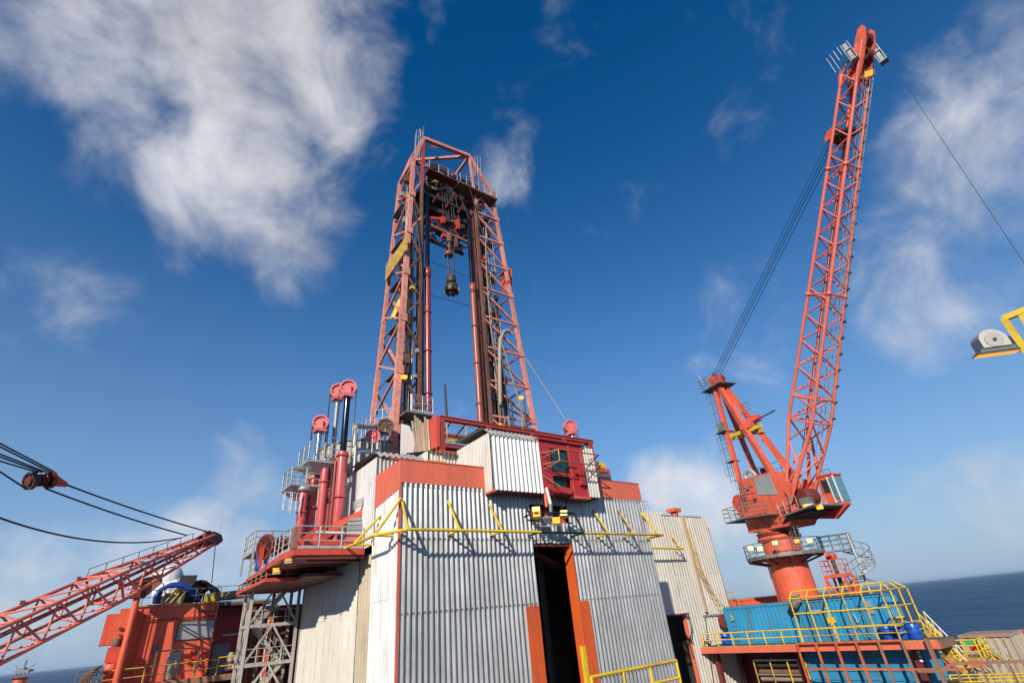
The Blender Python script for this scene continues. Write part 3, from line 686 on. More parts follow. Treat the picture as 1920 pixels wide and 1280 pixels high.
# crown frame
FLk, FRk, BLk, BRk = FLo(ZK), FRo(37.1), BLo(ZK), BRo(37.1)
Ct, Bt = P(794, 260, y=28), P(880, 293, y=28); Cb, Bb = V((Ct.x, 30.9, Ct.z - .1)), V((Bt.x, 30.9, Bt.z - .1))
beam('chord', FLo(ZK), FLk + V((0, 0, .3)), .34, .34, 'derrick', der); beam('chord', FRo(ZK), FRk, .3, .3, 'derrick', der)
for a, b, w, m in ((FLk, Ct, .3, 'derrick'), (FRk, Bt, .3, 'derrick'), (BLk, Cb, .28, 'derrick'), (BRk, Bb, .26, 'derrick'), (Ct, Bt, .34, 'derrick'), (Cb, Bb, .28, 'derrick'), (Ct, Cb, .24, 'derrick'), (Bt, Bb, .24, 'derrick'),
                   (Cb, Bt, .26, 'derrick'), (FLk, BLk, .26, 'derrick'), (FRk, BRk, .26, 'derrick'), (FLk, Cb, .2, 'derrick'), (Ct, FLi(34), .22, 'derrick_red'), (Bt, FRi(34.5), .22, 'derrick'), (FRk, FRi(35), .22, 'derrick'),
                   (Bb, BRi(35), .2, 'rusty'), (Cb, BLi(35), .2, 'rusty'), (Ct, Ct - V((0, 0, 4)), .2, 'rusty')):
    beam('crown_member', a, b, w, w, m, der)
beam('crown_member', P(789, 276, y=28), P(829, 275, y=29.6), .18, .18, 'derrick', der)
# crown block: platforms, sheave clusters
for y in (28.9, 30.7):
    if y > 30: beam('crown_beam', (13.6, y, 34.6), (21.9, y, 34.9), .35, .75, 'rusty', der)
    beam('crown_beam', (13.8, y, 32.6), (21.6, y, 32.8), .3, .5, 'steel_dark', der)
box('crown_deck', (14.0, 28.4, 33.55), (21.4, 30.8, 33.75), 'steel_dark', der)
box('crown_deck', (17.6, 27.3, 35.7), (21.9, 28.6, 35.85), 'rusty', der)
mb = MB().box((14.6, 27.5, 35.9), (17.6, 28.4, 36.0)); mb.build('crown_deck', 'red_dark', der)
railing(der, [(14.6, 27.5, 36.0), (17.5, 27.5, 36.0)], 1.0, 'galv', .03, .9, (.35, .65))
railing(der, [(17.7, 27.3, 35.9), (21.8, 27.3, 35.9), (21.8, 28.6, 35.9)], 1.1, 'galv', .03, .7, (.35, .65))
for px, py, y in ((819, 339, 28.6), (871, 364, 28.7)):
    c = P(px, py, y=y); 
    for k in range(4): sheave_mesh(der, c + V((.16 * k, .45 * k, 0)), (.35, 1, .12), 1.1, .16, 'steel_dark' if k else ('brown_frame' if px < 850 else 'red_dark'), 'crown_sheave', 6, False)
for (u0, v0, u1, v1) in ((803, 386, 846, 350), (850, 404, 894, 352), (806, 350, 838, 322)):
    a_, b_ = P(u0, v0, y=29.9), P(u1, v1, y=29.9); box('crown_machinery', (a_.x, 29.6, a_.z), (b_.x, 30.6, b_.z), 'steel_dark', der)
for i in range(5): box('crown_machinery', (15.0 + i * 1.25, 28.9, 33.75), (15.8 + i * 1.25, 30.3, 34.5 + .3 * (i % 2)), 'steel_dark', der)
for i in range(6): beam('crown_brace', (14 + 1.3 * i, 28.36, 32.8), (14.65 + 1.3 * i, 28.36, 34.3), .12, .12, 'red_dark', der)
ladder(der, P(781, 300, y=28.6), P(784, 252, y=28.6), .5, 'galv', (1, 0, 0), .6, (0, -1, 0))
ladder(der, P(893, 340, y=28), P(892, 300, y=28), .5, 'galv', (1, 0, 0), .55, (0, -1, 0))
bar('antenna', Ct, Ct + V((0, 0, 1.6)), .05, 'rusty', der); bar('antenna', Ct + V((-.3, 0, 0)), Ct + V((-.3, 0, 1.1)), .04, 'galv', der); bar('antenna', Ct + V((.15, .2, 0)), Ct + V((.15, .2, 2.1)), .03, 'galv_dark', der)
# lifting rams
zL, zR = P(799, 516, y=28.25).z, P(886, 546, y=28.25).z
xL, xR = P(803, 790, y=28.25).x, P(901, 790, y=28.25).x
for x, zt, m in ((xL, zL, 'ram_maroon'), (xR, zR, 'ram_brown')):
    rcy = drum('ram_cylinder', (x, 28.25, ZD), (x, 28.25, zt), .24, m, der)
    for k in range(6): z = ZD + 1.2 + (zt - ZD - 1.4) * k / 5; drum('ram_flange', (x, 28.25, z), (x, 28.25, z + .12), .28, m, rcy)
    drum('ram_head', (x, 28.25, zt), (x, 28.25, zt + .7), .28, m, rcy)
    drum('ram_rod', (x, 28.25, zt + .7), (x, 28.25, 33.6), .19, 'rod', der)
for x, x2 in ((xL - .42, xL - .1), (xR + .5, xR + 1.3)):
    beam('guide_column', (x, 28.55, ZD), (x, 28.55, 34), .34, .34, 'ram_brown', der)
    beam('guide_column', (x2, 29.6, ZD), (x2, 29.6, 34), .3, .3, 'rusty', der)
for i in range(13):   # standpipes and service lines up both towers
    x = 19.95 + .125 * i; bar('service_pipe', (x, 28.35 + .35 * (i % 4), ZD), (x - .15, 28.35 + .35 * (i % 4), (34, 27, 31, 22, 34, 25, 29)[i % 7]), (.08, .05, .065)[i % 3], ('rusty', 'pipe_tan', 'steel_dark', 'rusty')[i % 4], der)
for i in range(9):
    x = 12.85 + .12 * i; bar('service_pipe', (x, 28.5 + .5 * (i % 3), ZD), (x + .1, 28.5 + .5 * (i % 3), (30, 24, 33, 27)[i % 4]), (.07, .05)[i % 2], ('galv', 'steel_dark', 'rusty')[i % 3], der)
ladder(der, (13.1, 28.9, 9), (13.35, 28.9, 34.5), .5, 'galv', (1, 0, 0), .55, (0, -1, 0)); 
for i in range(6):
    z = 11 + 4 * i; x = 20.9 if i % 2 else 21.5
    ladder(der, (x, 29, z), (x, 29, z + 4.2), .5, 'galv', (1, 0, 0), .55, (0, -1, 0))
    box('landing', (20.2, 28.5, z - .08), (22.0, 30.2, z), 'galv_dark', der)
    box('landing', (12.7, 29.0, z + .9), (13.9, 31, z + 1), 'galv_dark', der)
    railing(der, [(20.3, 28.45, z), (21.9, 28.45, z)], .9, 'pipe_tan', .02, .8, joined=True)
for i in range(12):
    x = 20.3 + .17 * i; y = 28.5 + .33 * (i % 4); bar('service_pipe', (x, y, ZD), (x - .12, y, (19, 24, 15, 28, 21)[i % 5]), (.05, .035, .06)[i % 3], ('pipe_tan', 'rusty', 'galv', 'steel_dark', 'rusty')[i % 5], der)
for i in range(8): x = 12.6 + .16 * i; bar('service_pipe', (x, 29.4 + .3 * (i % 3), ZD), (x + .25, 29.2 + .3 * (i % 3), (33, 26, 30, 22)[i % 4]), .03, ('steel_dark', 'pipe_tan')[i % 2], der)
curve_tube('drape_hose', [(13.2, 28.3, 34), (13.6, 27.8, 29), (14.05, 27.8, 24), (13.9, 28, 20), (13.6, 28.3, 17)], .06, 'black', der)
curve_tube('drape_hose', [(20.9, 28.2, 33), (20.3, 27.8, 28), (20.2, 27.8, 22), (20.6, 28, 18), (21.2, 28.2, 15)], .06, 'pipe_tan', der)
curve_tube('drape_hose', [(21.5, 28.2, 24), (21.0, 27.7, 19), (21.3, 27.7, 13), (22.2, 27.9, 9)], .05, 'steel_dark', der)
# clutter: boxes, lamps and clamps on the towers
rc = random.Random(11)
for i in range(46):
    z = rc.uniform(8, 34); left = i % 2
    x = rc.uniform(12.9, 13.9) if left else rc.uniform(20, 21.6); y = rc.uniform(27.95, 30); s = rc.uniform(.12, .32)
    box('fitting', (x - s, y - .15, z), (x + s * .6, y + .2, z + s * 2.2), rc.choice(('rusty', 'steel_dark', 'galv', 'derrick_red')), der)
for px, py in ((758, 707), (773, 540), (977, 746), (941, 797)):
    c = P(px, py, y=27.7); MB().box(c - V((.16, .12, .1)), c + V((.16, .12, .12))).build('tower_lamp', 'amber' if py > 700 else 'yellow', der)
# yellow and red wind panels
pts = [P(722, 527, x=12.45), P(761, 469, x=12.5), P(763, 441, x=12.5), P(724, 496, x=12.45)]
mesh('wind_panel', pts + [p + V((.14, 0, 0)) for p in pts], [[0, 1, 2, 3], [4, 5, 6, 7], [0, 1, 5, 4], [1, 2, 6, 5], [2, 3, 7, 6], [3, 0, 4, 7]], 'yellow_dull', der)['label'] = 'dusty yellow wind panel'
pts = [P(953, 541, y=28.4), P(961, 535, y=28.4), P(959, 503, y=28.4), P(949, 506, y=28.4)]
mesh('wind_panel', pts + [p + V((0, .9, 0)) for p in pts], [[0, 1, 2, 3], [4, 5, 6, 7], [0, 1, 5, 4], [1, 2, 6, 5], [2, 3, 7, 6], [3, 0, 4, 7]], 'crane', der)['label'] = 'orange red wind panel'
beam('stiffener', P(737, 596, y=29.5), P(752, 562, y=29), .2, .35, 'yellow', der)
curve_tube('gooseneck_hose', [P(938, 760, y=27.8), P(937, 690, y=27.8), P(938, 640, y=27.8), P(945, 622, y=27.8), P(955, 621, y=27.8), P(962, 628, y=27.8)], .16, 'pipe_tan', der)
curve_tube('gooseneck_hose', [P(940, 640, y=27.7), P(955, 690, y=27.7), P(975, 760, y=27.7), P(985, 800, y=27.7)], .07, 'pipe_tan', der)
for i in range(7): bar('rack_tube', (20.6 + .42 * i, 27.6, ZD + 2), (20.6 + .42 * i, 27.6, 11.6 + 1.7 * (i % 3)), .07, ('rusty', 'pipe_tan', 'steel_dark')[i % 3], der)
for z in (9.5, 11, 12.6): beam('rack_rail', (20.3, 27.6, z), (23.5, 27.6, z), .1, .1, 'rusty', der)
# galvanised balconies at the foot of the left tower
box('balcony_deck', (12.5, 26.9, 12.05), (14.4, 28.6, 12.15), 'galv_dark', der); railing(der, [(12.9, 26.9, 12.15), (14.4, 26.9, 12.15), (14.4, 28.4, 12.15)], 1.15, 'galv', .04, .7, (.5,), toe=.16)
railing(der, [(11.4, 33, 11.6), (11.4, 29.2, 11.6), (12.1, 28.4, 11.6)], 1.2, 'galv', .035, .7, (.5,))
box('balcony_deck', (11.4, 28.8, 11.5), (12.4, 33, 11.6), 'galv_dark', der)
# bolted gusset plates at the nodes
for i in range(7):
    z = zs[i]; p = FLo(z); box('gusset', p + V((-.26, -.24, -.3)), p + V((.3, -.2, .3)), 'derrick', der)
for i in range(10):
    p = FRo(zr[i + 1]); box('gusset', p + V((-.34, -.19, -.22)), p + V((.18, -.16, .22)), 'derrick', der)

# travelling yoke and top drive hang between the towers
yk = thing('travelling_yoke', 'dark red travelling yoke beam hung between the derrick towers', 'yoke', P(843, 430, y=28.4))
ya, yb = P(803, 409, y=28.35), P(886, 446, y=28.35); yc, yd = P(803, 421, y=28.35), P(886, 458, y=28.35)
for o in (0, 1.6):
    O = V((0, o, 0)); mid = P(838, 412, y=28.35)
    beam('yoke_chord', ya + O, mid + O, .2, .28, 'derrick_red', yk); beam('yoke_chord', mid + O, yb + O, .2, .28, 'rusty', yk)
    beam('yoke_chord', yc + O, yd + O, .2, .28, 'rusty', yk)
    zigzag(yk, lerp(ya + O, yb + O), lerp(yc + O, yd + O), 7, .08, 'red_dark')
curve_tube('drape_hose', [P(805, 440, y=28.2), P(822, 456, y=28.2), P(850, 468, y=28.2), P(880, 462, y=28.2)], .09, 'steel_dark', yk)
c = P(846, 425, y=28.6)
box('yoke_motor', c + V((-1.2, -.3, -.9)), c + V((1.1, .8, .5)), 'steel_dark', yk)
for i in range(5): box('yoke_fitting', c + V((-1.3 + .5 * i, -.7, -.6 + .3 * (i % 3))), c + V((-1.0 + .5 * i, -.4, .1 + .4 * (i % 2))), ('derrick_red', 'steel_dark', 'pipe_tan')[i % 3], yk)
for i, dx in enumerate((-14, -8, -3, 3, 8, 16)): bar('hoist_rope', P(846 + dx, 420, y=28.4), P(840 + dx * .8, 360, y=28.6), .035, 'steel_dark', yk)
bar('hoist_rope', P(872, 320, y=27.2), P(905, 440, y=28), .03, 'steel_dark', yk); bar('hoist_rope', P(862, 365, y=28), P(880, 410, y=28), .03, 'steel_dark', yk)
td = thing('top_drive', 'red top drive with long links and elevator dangling from the yoke', 'top drive', P(844, 450, y=28.4))
c = P(842, 447, y=28.3)
drum('swivel', c + V((0, 0, -.5)), c + V((0, 0, .4)), .3, 'rusty', td); drum('motor_body', c + V((0, 0, -1.6)), c + V((0, 0, -.5)), .22, 'steel_dark', td)
drum('pipe_handler', c + V((-.1, 0, -2.0)), c + V((-.1, 0, -1.6)), .34, 'ram_brown', td)
box('guard', c + V((-.7, -.2, -.2)), c + V((-.45, .2, .2)), 'derrick_red', td); box('guard', c + V((.45, -.3, -.9)), c + V((.7, .3, .1)), 'rusty', td)
e0 = P(846, 522, y=28.3)
bar('link', P(839, 470, y=28.2), P(842, 522, y=28.2), .07, 'steel_dark', td); bar('link', P(850, 468, y=28.2), P(851, 520, y=28.2), .07, 'steel_dark', td)
drum('elevator', e0 + V((0, 0, -.5)), e0 + V((0, 0, .2)), .4, 'steel_dark', td); drum('elevator', e0 + V((0, 0, -1.3)), e0 + V((0, 0, -.75)), .55, 'steel_dark', td); drum('elevator', e0 + V((0, 0, -1.6)), e0 + V((0, 0, -.3)), .22, 'rusty', td)
for k in range(8):
    a = k * .785; box('elevator_lug', e0 + V((.5 * math.cos(a) - .1, .5 * math.sin(a) - .1, -1.4)), e0 + V((.5 * math.cos(a) + .12, .5 * math.sin(a) + .12, -1.05)), 'pipe_tan' if k % 2 else 'steel_dark', td)
for k, (a, b) in enumerate((((803, 489), (880, 519)), ((804, 552), (882, 574)))):
    tag(bar('tag_line', P(*a, y=28.3), P(*b, y=28.3), .022, 'rope', None), ('upper' if k == 0 else 'lower') + ' thin dark line strung across the derrick opening', 'cable', 'lines across the derrick opening')
tag(bar('mast_pole', P(838, 790, y=27), P(834, 720, y=27), .085, 'steel_dark', None), 'slim dark pole standing upright in the derrick opening', 'pole')
tag(bar('guy_rope', P(981, 664, y=28), P(1064, 792, y=25), .03, 'pipe_tan', None), 'taut rope from the right derrick leg to the pink sheave', 'rope')

# red gantry beam across the derrick foot
gb = thing('gantry_walkway', 'red beam gangway with yellow handrail across the derrick foot', 'gangway', (18, 24, 9))
YG = 24.0
beam('top_beam', (13.2, YG, 10.66), (25.6, YG, 10.66), .3, .2, 'gantry_red', gb); beam('top_flange', (13.2, YG, 10.78), (25.6, YG, 10.78), .42, .04, 'red', gb)
beam('lower_beam', (13.4, YG, 9.05), (25.6, YG, 9.05), .3, .22, 'gantry_red', gb); beam('back_beam', (13.2, 26.2, 10.5), (25.6, 26.2, 10.5), .3, .26, 'red_dark', gb)
for x in (13.35, 16.6, 20.0, 22.8, 25.3): box('post', (x - .17, YG - .16, 8.2), (x + .17, YG + .16, 10.58), 'gantry_red', gb)
box('walk_deck', (13.6, YG + .2, 9.2), (25.2, 26, 9.28), 'rusty', gb); box('toe_plate', (13.5, YG - .3, 9.22), (16.5, YG - .25, 9.42), 'yellow_dull', gb)
box('end_plate', (12.95, YG - .2, 8.9), (13.17, 26.3, 10.75), 'red', gb)
railing(gb, [(13.6, YG - .25, 9.3), (20, YG - .25, 9.3)], 1.0, 'yellow_dull', .03, 1.25, (.45,)); railing(gb, [(15, 25.9, 9.3), (25, 25.9, 9.3)], 1.0, 'pipe_tan', .03, 1.3, (.5,))
for i in range(12): beam('cross_tie', (14 + i, YG, 10.52), (14.5 + i, 26.2, 10.45), .08, .08, 'rusty', gb)
for i in range(7):
    x = 12.0 + .13 * i; p = beam('board', (x, 24.3 + .05 * (i % 2), 8.15), (x - .12 + .03 * i, 24.7, 10.55 + .12 * ((i * 3) % 4)), .11, .05, 'wood', None)
    tag(p, ('first', 'second', 'third', 'fourth', 'fifth', 'sixth', 'seventh')[i] + ' weathered tan board from the left in the stack beside the red gangway', 'board', 'tan boards leaning by the red gangway')

# clutter behind the band: grey tank house, silver pipes, red valve wheels, white plate
th = thing('tank_house', 'dark grey ribbed tank house with silver pipes behind the tensioner rams', 'building', (10, 28.5, 6))
n = 15; cen = V((11.3, 30.4, 0)); RR = 2.7
for i in range(n):
    a0 = math.radians(150 + 10.5 * i); a1_ = math.radians(150 + 10.5 * (i + 1))
    p0 = cen + V((math.cos(a0), math.sin(a0), 0)) * RR; p1 = cen + V((math.cos(a1_), math.sin(a1_), 0)) * RR
    sheets(th, p0 + V((0, 0, 6.2)), p1 - p0, (p1 - p0).length, (0, 0, 1), 0, 'clad_grey', per=2, rows=[0, 4.15], pitch=.25, depth=.05, name='tank_sheet')
drum('tank_top', cen + V((0, 0, 10.2)), cen + V((0, 0, 10.35)), RR + .03, 'roof_sheet', th)
sp = thing('silver_pipework', 'silver vent pipes bending over the grey tank house', 'pipe', (9, 27, 6))
curve_tube('pipe', [P(662, 860, y=26.6), P(665, 820, y=26.6), P(665, 799, y=26.6), P(674, 798, y=27), P(690, 799, y=27.4), P(715, 795, y=27.6)], .17, 'galv', sp)
curve_tube('pipe', [P(660, 862, y=26.4), P(670, 846, y=26.4), P(690, 845, y=26.4), P(712, 848, y=26.4)], .16, 'chrome', sp)
bar('conduit', P(667, 836, y=26), P(659, 960, y=26), .09, 'galv', sp); bar('conduit', P(650, 836, y=26), P(672, 838, y=26), .04, 'galv', sp)
for px, py, R, y, lab in ((699, 818, .42, 26.2, 'pink red valve wheel on the grey tank house wall'), (723, 799, .5, 27.2, 'brown rusty wheel beside the derrick left foot')):
    t = thing('handwheel_stand', lab, 'handwheel', P(px, py, y=y)); c = P(px, py, y=y); sheave_mesh(t, c, (-.3, -1, 0), R, .14, 'sheave' if px < 710 else 'rusty', 'wheel_rim', 6); bar('stem', c, c - V((0, 0, 1.3)), .05, 'galv', t); bar('stem', c, c + V((.15, .8, 0)), .06, 'rusty', t)
w = P(770, 798, y=26.2); w2 = P(772, 838, y=26.2)
t = thing('white_plate', 'plain white screen plate at the left derrick foot', 'plate', w2); x0 = P(752, 830, y=26.2).x
mesh('sheet', [(x0, 26.2, w2.z - .5), (w2.x + .15, 26.2, w2.z - .5), (w2.x + .15, 26.2, w2.z + .7), (w.x - .1, 26.2, w.z), (x0, 26.2, w.z + .05)] + [(x0, 26.28, w2.z - .5), (w2.x + .15, 26.28, w2.z - .5), (w2.x + .15, 26.28, w2.z + .7), (w.x - .1, 26.28, w.z), (x0, 26.28, w.z + .05)],
     [[0, 1, 2, 3, 4], [5, 6, 7, 8, 9], [0, 1, 6, 5], [1, 2, 7, 6], [2, 3, 8, 7], [3, 4, 9, 8], [4, 0, 5, 9]], 'white', t)
beam('leg', (x0 + .1, 26.25, ZD), (x0 + .1, 26.25, w2.z - .5), .08, .08, 'galv', t); beam('leg', (w2.x, 26.25, ZD), (w2.x, 26.25, w2.z - .5), .08, .08, 'galv', t)
t = thing('winch_box', 'dark machinery box under the galvanised balcony at the derrick foot', 'machinery', P(785, 830, y=26.6)); c = P(790, 826, y=26.8)
box('body', c + V((-.6, -.4, -1.2)), c + V((.5, .6, .5)), 'steel_dark', t); box('lid', c + V((-.9, -.6, .51)), c + V((.7, .7, .62)), 'galv_dark', t); bar('drum', c + V((-.5, -.5, -.2)), c + V((.4, -.5, -.2)), .3, 'derrick_red', t)

# ================================================================== TENSIONER RAMS
def tensioner(label, x, y, zb, zc, zr, rad, sheaves, rodm='rod', R=.46, ax=(-.35, -.94, 0), wires=()):
    t = thing('tensioner_ram', label, 'ram', (x, y, zb), 'sheave topped tensioner rams')
    cyl = drum('cylinder', (x, y, zb), (x, y, zc), rad, 'ram_red', t)
    for z in (zb + .15, zc - .25, (zb + zc) / 2): drum('flange', (x, y, z), (x, y, z + .12), rad + .05, 'ram_red', cyl)
    bar('feed_pipe', (x - rad - .08, y - .05, zb), (x - rad - .08, y - .05, zc - .5), .06, 'ram_brown', cyl)
    drum('rod', (x, y, zc), (x, y, zr - R * .8), rad * .62, rodm, t)
    ax = V(ax).normalized(); c = V((x, y, zr))
    for k in range(sheaves):
        q = c + ax * (-.26 * k); s = sheave_mesh(t, q, ax, R, .2, 'sheave')
    f = c + ax * .13
    sd = ax.cross(V((0, 0, 1))).normalized()
    pl = [f + sd * (R * .32) + V((0, 0, .12)), f - sd * (R * .32) + V((0, 0, .12)), f - sd * (R * .42) - V((0, 0, R * 1.15)), f + sd * (R * .42) - V((0, 0, R * 1.15))]
    mesh('cheek_plate', pl + [p + ax * .05 for p in pl], [[0, 1, 2, 3], [4, 5, 6, 7], [0, 1, 5, 4], [1, 2, 6, 5], [2, 3, 7, 6], [3, 0, 4, 7]], 'sheave', t)
    box('yoke_block', c + V((-.28, -.28, -R * 1.3)), c + V((.28, .28, -R * .92)), 'sheave', t)
    for s_ in (-1, 1):
        for k in range(sheaves):
            q = c + ax * (-.26 * k) + sd * s_ * R * .97; bar('wire', q, V((q.x, q.y, zb + .3)), .025, 'steel_dark', t)
    return t
def at(px, py, y): q = P(px, py, y=y); return q
q = at(633, 970, 25.0); tensioner('tallest pink sheave ram, nearest of the left pair', q.x, 25.0, 3.7, P(645, 848, y=25).z, P(657, 727, y=25).z, .27, 1)
q = at(612, 980, 26.3); tensioner('brown-stained sheave ram just behind the tallest pink one', q.x, 26.3, 3.7, P(627, 860, y=26.3).z, P(637, 733, y=26.3).z, .2, 2, 'plate_grey')
q = at(581, 978, 26.0); tensioner('shorter pink sheave ram left of the tall pair', q.x, 26.0, 3.7, P(593, 880, y=26).z, P(601, 792, y=26).z, .22, 2, 'chrome', .42)
q = P(1070, 799, y=25); tensioner('single pink sheave ram right of the red cabin bay', q.x, 25, 6.2, q.z - 2.2, q.z, .2, 2, 'chrome', .5)
for lab, px, py, y, tp in (('leftmost plain pink red ram column below the lower grey platform', 563, 978, 25.6, 922), ('plain red ram column right behind the leftmost one', 600, 980, 25.4, 868)):
    q = at(px, py, y); zt = P(px + 8, tp, y=y).z
    t = thing('ram_column', lab, 'ram', (q.x, y, 3.7)); drum('cylinder', (q.x, y, 3.7), (q.x, y, zt), .2, 'ram_red', t); drum('cap', (q.x, y, zt), (q.x, y, zt + .25), .3, 'galv', t); drum('flange', (q.x, y, 3.9), (q.x, y, 4.05), .26, 'ram_red', t); drum('flange', (q.x, y, zt - 1), (q.x, y, zt - .9), .24, 'ram_red', t)
# two grey service platforms
def platform(label, x0, x1, y0, y1, z, h=.85):
    t = thing('service_platform', label, 'platform', (x0, y0, z - .2), 'grey service platforms on the rams')
    box('floor_plate', (x0, y0, z - .1), (x1, y1, z), 'galv', t)
    mesh('floor_frame', [(x0 + .02, y0 + .02, z - .11), (x1 - .02, y0 + .02, z - .11), (x1 - .02, y1 - .02, z - .11), (x0 + .02, y1 - .02, z - .11), (x0 + .5, y0 + .5, z - .5), (x1 - .3, y0 + .5, z - .5), (x1 - .3, y1 - .3, z - .5), (x0 + .5, y1 - .3, z - .5)],
         [[0, 1, 2, 3], [4, 5, 6, 7], [0, 1, 5, 4], [1, 2, 6, 5], [2, 3, 7, 6], [3, 0, 4, 7]], 'plate_grey', t)
    railing(t, [(x1, y0, z), (x0, y0, z), (x0, y1, z), (x1, y1, z)], h, 'galv', .028, .75, (.35, .68))
    return t
z1_ = P(578, 860, y=25).z; platform('upper grey railed platform around the shorter pink sheave ram', P(578, 860, y=25).x, P(636, 848, y=25).x, 25.0, 26.8, z1_, .9)
z2_ = P(545, 905, y=25.4).z; t = platform('lower grey railed platform on top of the leftmost ram column', P(545, 905, y=25.4).x, P(601, 903, y=25.4).x, 25.4, 27.0, z2_, .8)
c = P(585, 890, y=26.2); tg = thing('control_box', 'small grey control cabinet on the lower grey platform', 'cabinet', c); box('case', c + V((-.3, -.15, -.45)), c + V((.1, .15, .35)), 'galv', tg); box('case', c + V((-1.0, -.1, .2)), c + V((-.3, .1, .36)), 'pipe_tan', tg)
t = thing('wall_ladder', 'short white ladder below the lower grey platform', 'ladder', P(556, 940, y=25.5)); ladder(t, P(552, 962, y=25.3), P(557, 925, y=25.3), .4, 'white', (1, 0, 0), .5, (-1, -.4, 0), 'rungs')
curve_tube('pipe_run', [P(697, 905, y=23.2), P(704, 935, y=23.2)], .05, 'galv', sp)

# ================================================================== CANTILEVER DECK LEFT OF BLOCK
cd = thing('cantilever_deck', 'red cantilevered deck with grey railings left of the silver block', 'deck', (7, 27, 3.3))
ZC = 3.56
poly = [(9.05, 23.62), (5.95, 23.62), (5.8, 25.2), (6.25, 34.6), (9.3, 35.4)]
vs = [(x, y, ZC - .03) for x, y in poly] + [(x, y, ZC - .27) for x, y in poly]; n = 5
mesh('deck_plate', vs, [list(range(n)), list(range(n, 2 * n))] + [[i, (i + 1) % n, n + (i + 1) % n, n + i] for i in range(n)], 'red', cd)
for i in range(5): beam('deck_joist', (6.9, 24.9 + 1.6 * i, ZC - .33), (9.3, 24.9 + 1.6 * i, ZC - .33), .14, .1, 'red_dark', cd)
box('underside_plate', (6.1, 23.75, ZC - .30), (9.2, 34.5, ZC - .272), 'red_dark', cd)  # with the joists, darker red puts the deck's underside shade into the colour
box('bend_plate', (5.9, 23.62, ZC), (6.05, 24.1, ZC + .9), 'brown_frame', cd)
beam('deck_girder', (6.1, 23.75, ZC - .36), (9.05, 23.75, ZC - .36), .1, .12, 'red_dark', cd)
railing(cd, [(8.95, 23.66, ZC), (6.0, 23.66, ZC), (5.86, 25.2, ZC), (6.3, 34.5, ZC)], .92, 'galv', .032, .95, (.36, .68), toe=.12)
vs = [P(618, 984, y=24.2), P(699, 945, y=24.2), P(699, 956, y=24.2), P(618, 997, y=24.2)]
mesh('ramp_stringer', vs + [p + V((0, .14, 0)) for p in vs], [[0, 1, 2, 3], [4, 5, 6, 7], [0, 1, 5, 4], [1, 2, 6, 5], [2, 3, 7, 6], [3, 0, 4, 7]], 'crane', cd)
vs = [p + V((0, 1.0, 0)) for p in vs]
mesh('ramp_stringer', vs + [p + V((0, .14, 0)) for p in vs], [[0, 1, 2, 3], [4, 5, 6, 7], [0, 1, 5, 4], [1, 2, 6, 5], [2, 3, 7, 6], [3, 0, 4, 7]], 'red', cd)
for i in range(4): bar('ramp_rail', P(662, 955 - 4 * i, y=24.1) , P(703, 929 - 4 * i + 4, y=24.1), .03, 'galv', cd)
bar('ramp_rail', P(703, 917, y=24.1), P(704, 945, y=24.1), .03, 'galv', cd)
for a, b in (((600, 1010), (640, 985)), ((560, 1020), (600, 990))): beam('raker', P(*a, y=24.8), P(*b, y=24.8), .2, .3, 'red', cd)
box('machinery_skid', (6.6, 24.6, ZC), (8.7, 27, ZC + .5), 'red', cd); box('machinery_skid', (7.0, 24.3, ZC), (8.9, 24.6, ZC + .25), 'red_dark', cd)
t = thing('white_panel_rack', 'leaning pale ribbed panel rack beside the block on the red deck', 'rack', P(660, 1000, y=24))
pts = [P(648, 1012, y=24.0), P(686, 1016, y=24.0), P(688, 968, y=24.2), P(654, 972, y=24.2)]
mesh('sheet', pts + [p + V((0, .06, 0)) for p in pts], [[0, 1, 2, 3], [4, 5, 6, 7], [0, 1, 5, 4], [1, 2, 6, 5], [2, 3, 7, 6], [3, 0, 4, 7]], 'plate_grey', t)
for k in range(5):
    f = (k + .5) / 5; bar('slat', pts[0].lerp(pts[3], f) - V((0, .03, 0)), pts[1].lerp(pts[2], f) - V((0, .03, 0)), .03, 'galv', t)
c = P(667, 1010, y=23.85); t2 = thing('pink_box', 'pink tool chest by the railing end on the red deck', 'box', c)
box('chest', c + V((-.45, -.1, -.35)), c + V((.55, .2, .2)), 'sheave', t2); box('lid', c + V((-.48, -.12, .2)), c + V((.58, .22, .27)), 'white', t2)
t = thing('floor_tube', 'pale tube lying along the red deck edge', 'tube', P(620, 1000, y=24)); bar('tube_body', P(598, 998, y=23.9), P(645, 999, y=23.9), .09, 'white', t); bar('tube_end', P(592, 998, y=23.9), P(598, 998, y=23.9), .11, 'galv', t)
# winch reel
wr = thing('winch_reel', 'dark red winch reel with round flanges at the deck corner', 'winch', P(515, 1030, y=28.5)); c = P(513, 1026, y=28.6)
axd = V((.75, .4, 0)).normalized()
drum('drum_core', c - axd * .5, c + axd * .5, .42, 'red_dark', wr)
for s in (-.5, .5): sheave_mesh(wr, c + axd * s, axd, .6, .1, 'red_dark', 'flange', 6)
for s in (-.65, .65): beam('stand', c + axd * s - V((0, 0, .9)), c + axd * s, .18, .12, 'red', wr)
drum('motor', c + axd * .6, c + axd * 1.3, .3, 'steel_dark', wr)
def barrel(label, c, R, h, m='blue_barrel', grp=None, name='barrel'):
    c = V(c); t = thing(name, label, 'barrel', c, grp)
    drum('shell', c, c + V((0, 0, h)), R, m, t)
    for f in (.02, .33, .66, .96): drum('hoop', c + V((0, 0, h * f)), c + V((0, 0, h * f + .035)), R * 1.04, m, t)
    return t
c = P(491, 1050, y=31); barrel('small blue barrel behind the winch reel railing', (c.x, c.y, ZC), .28, .8)
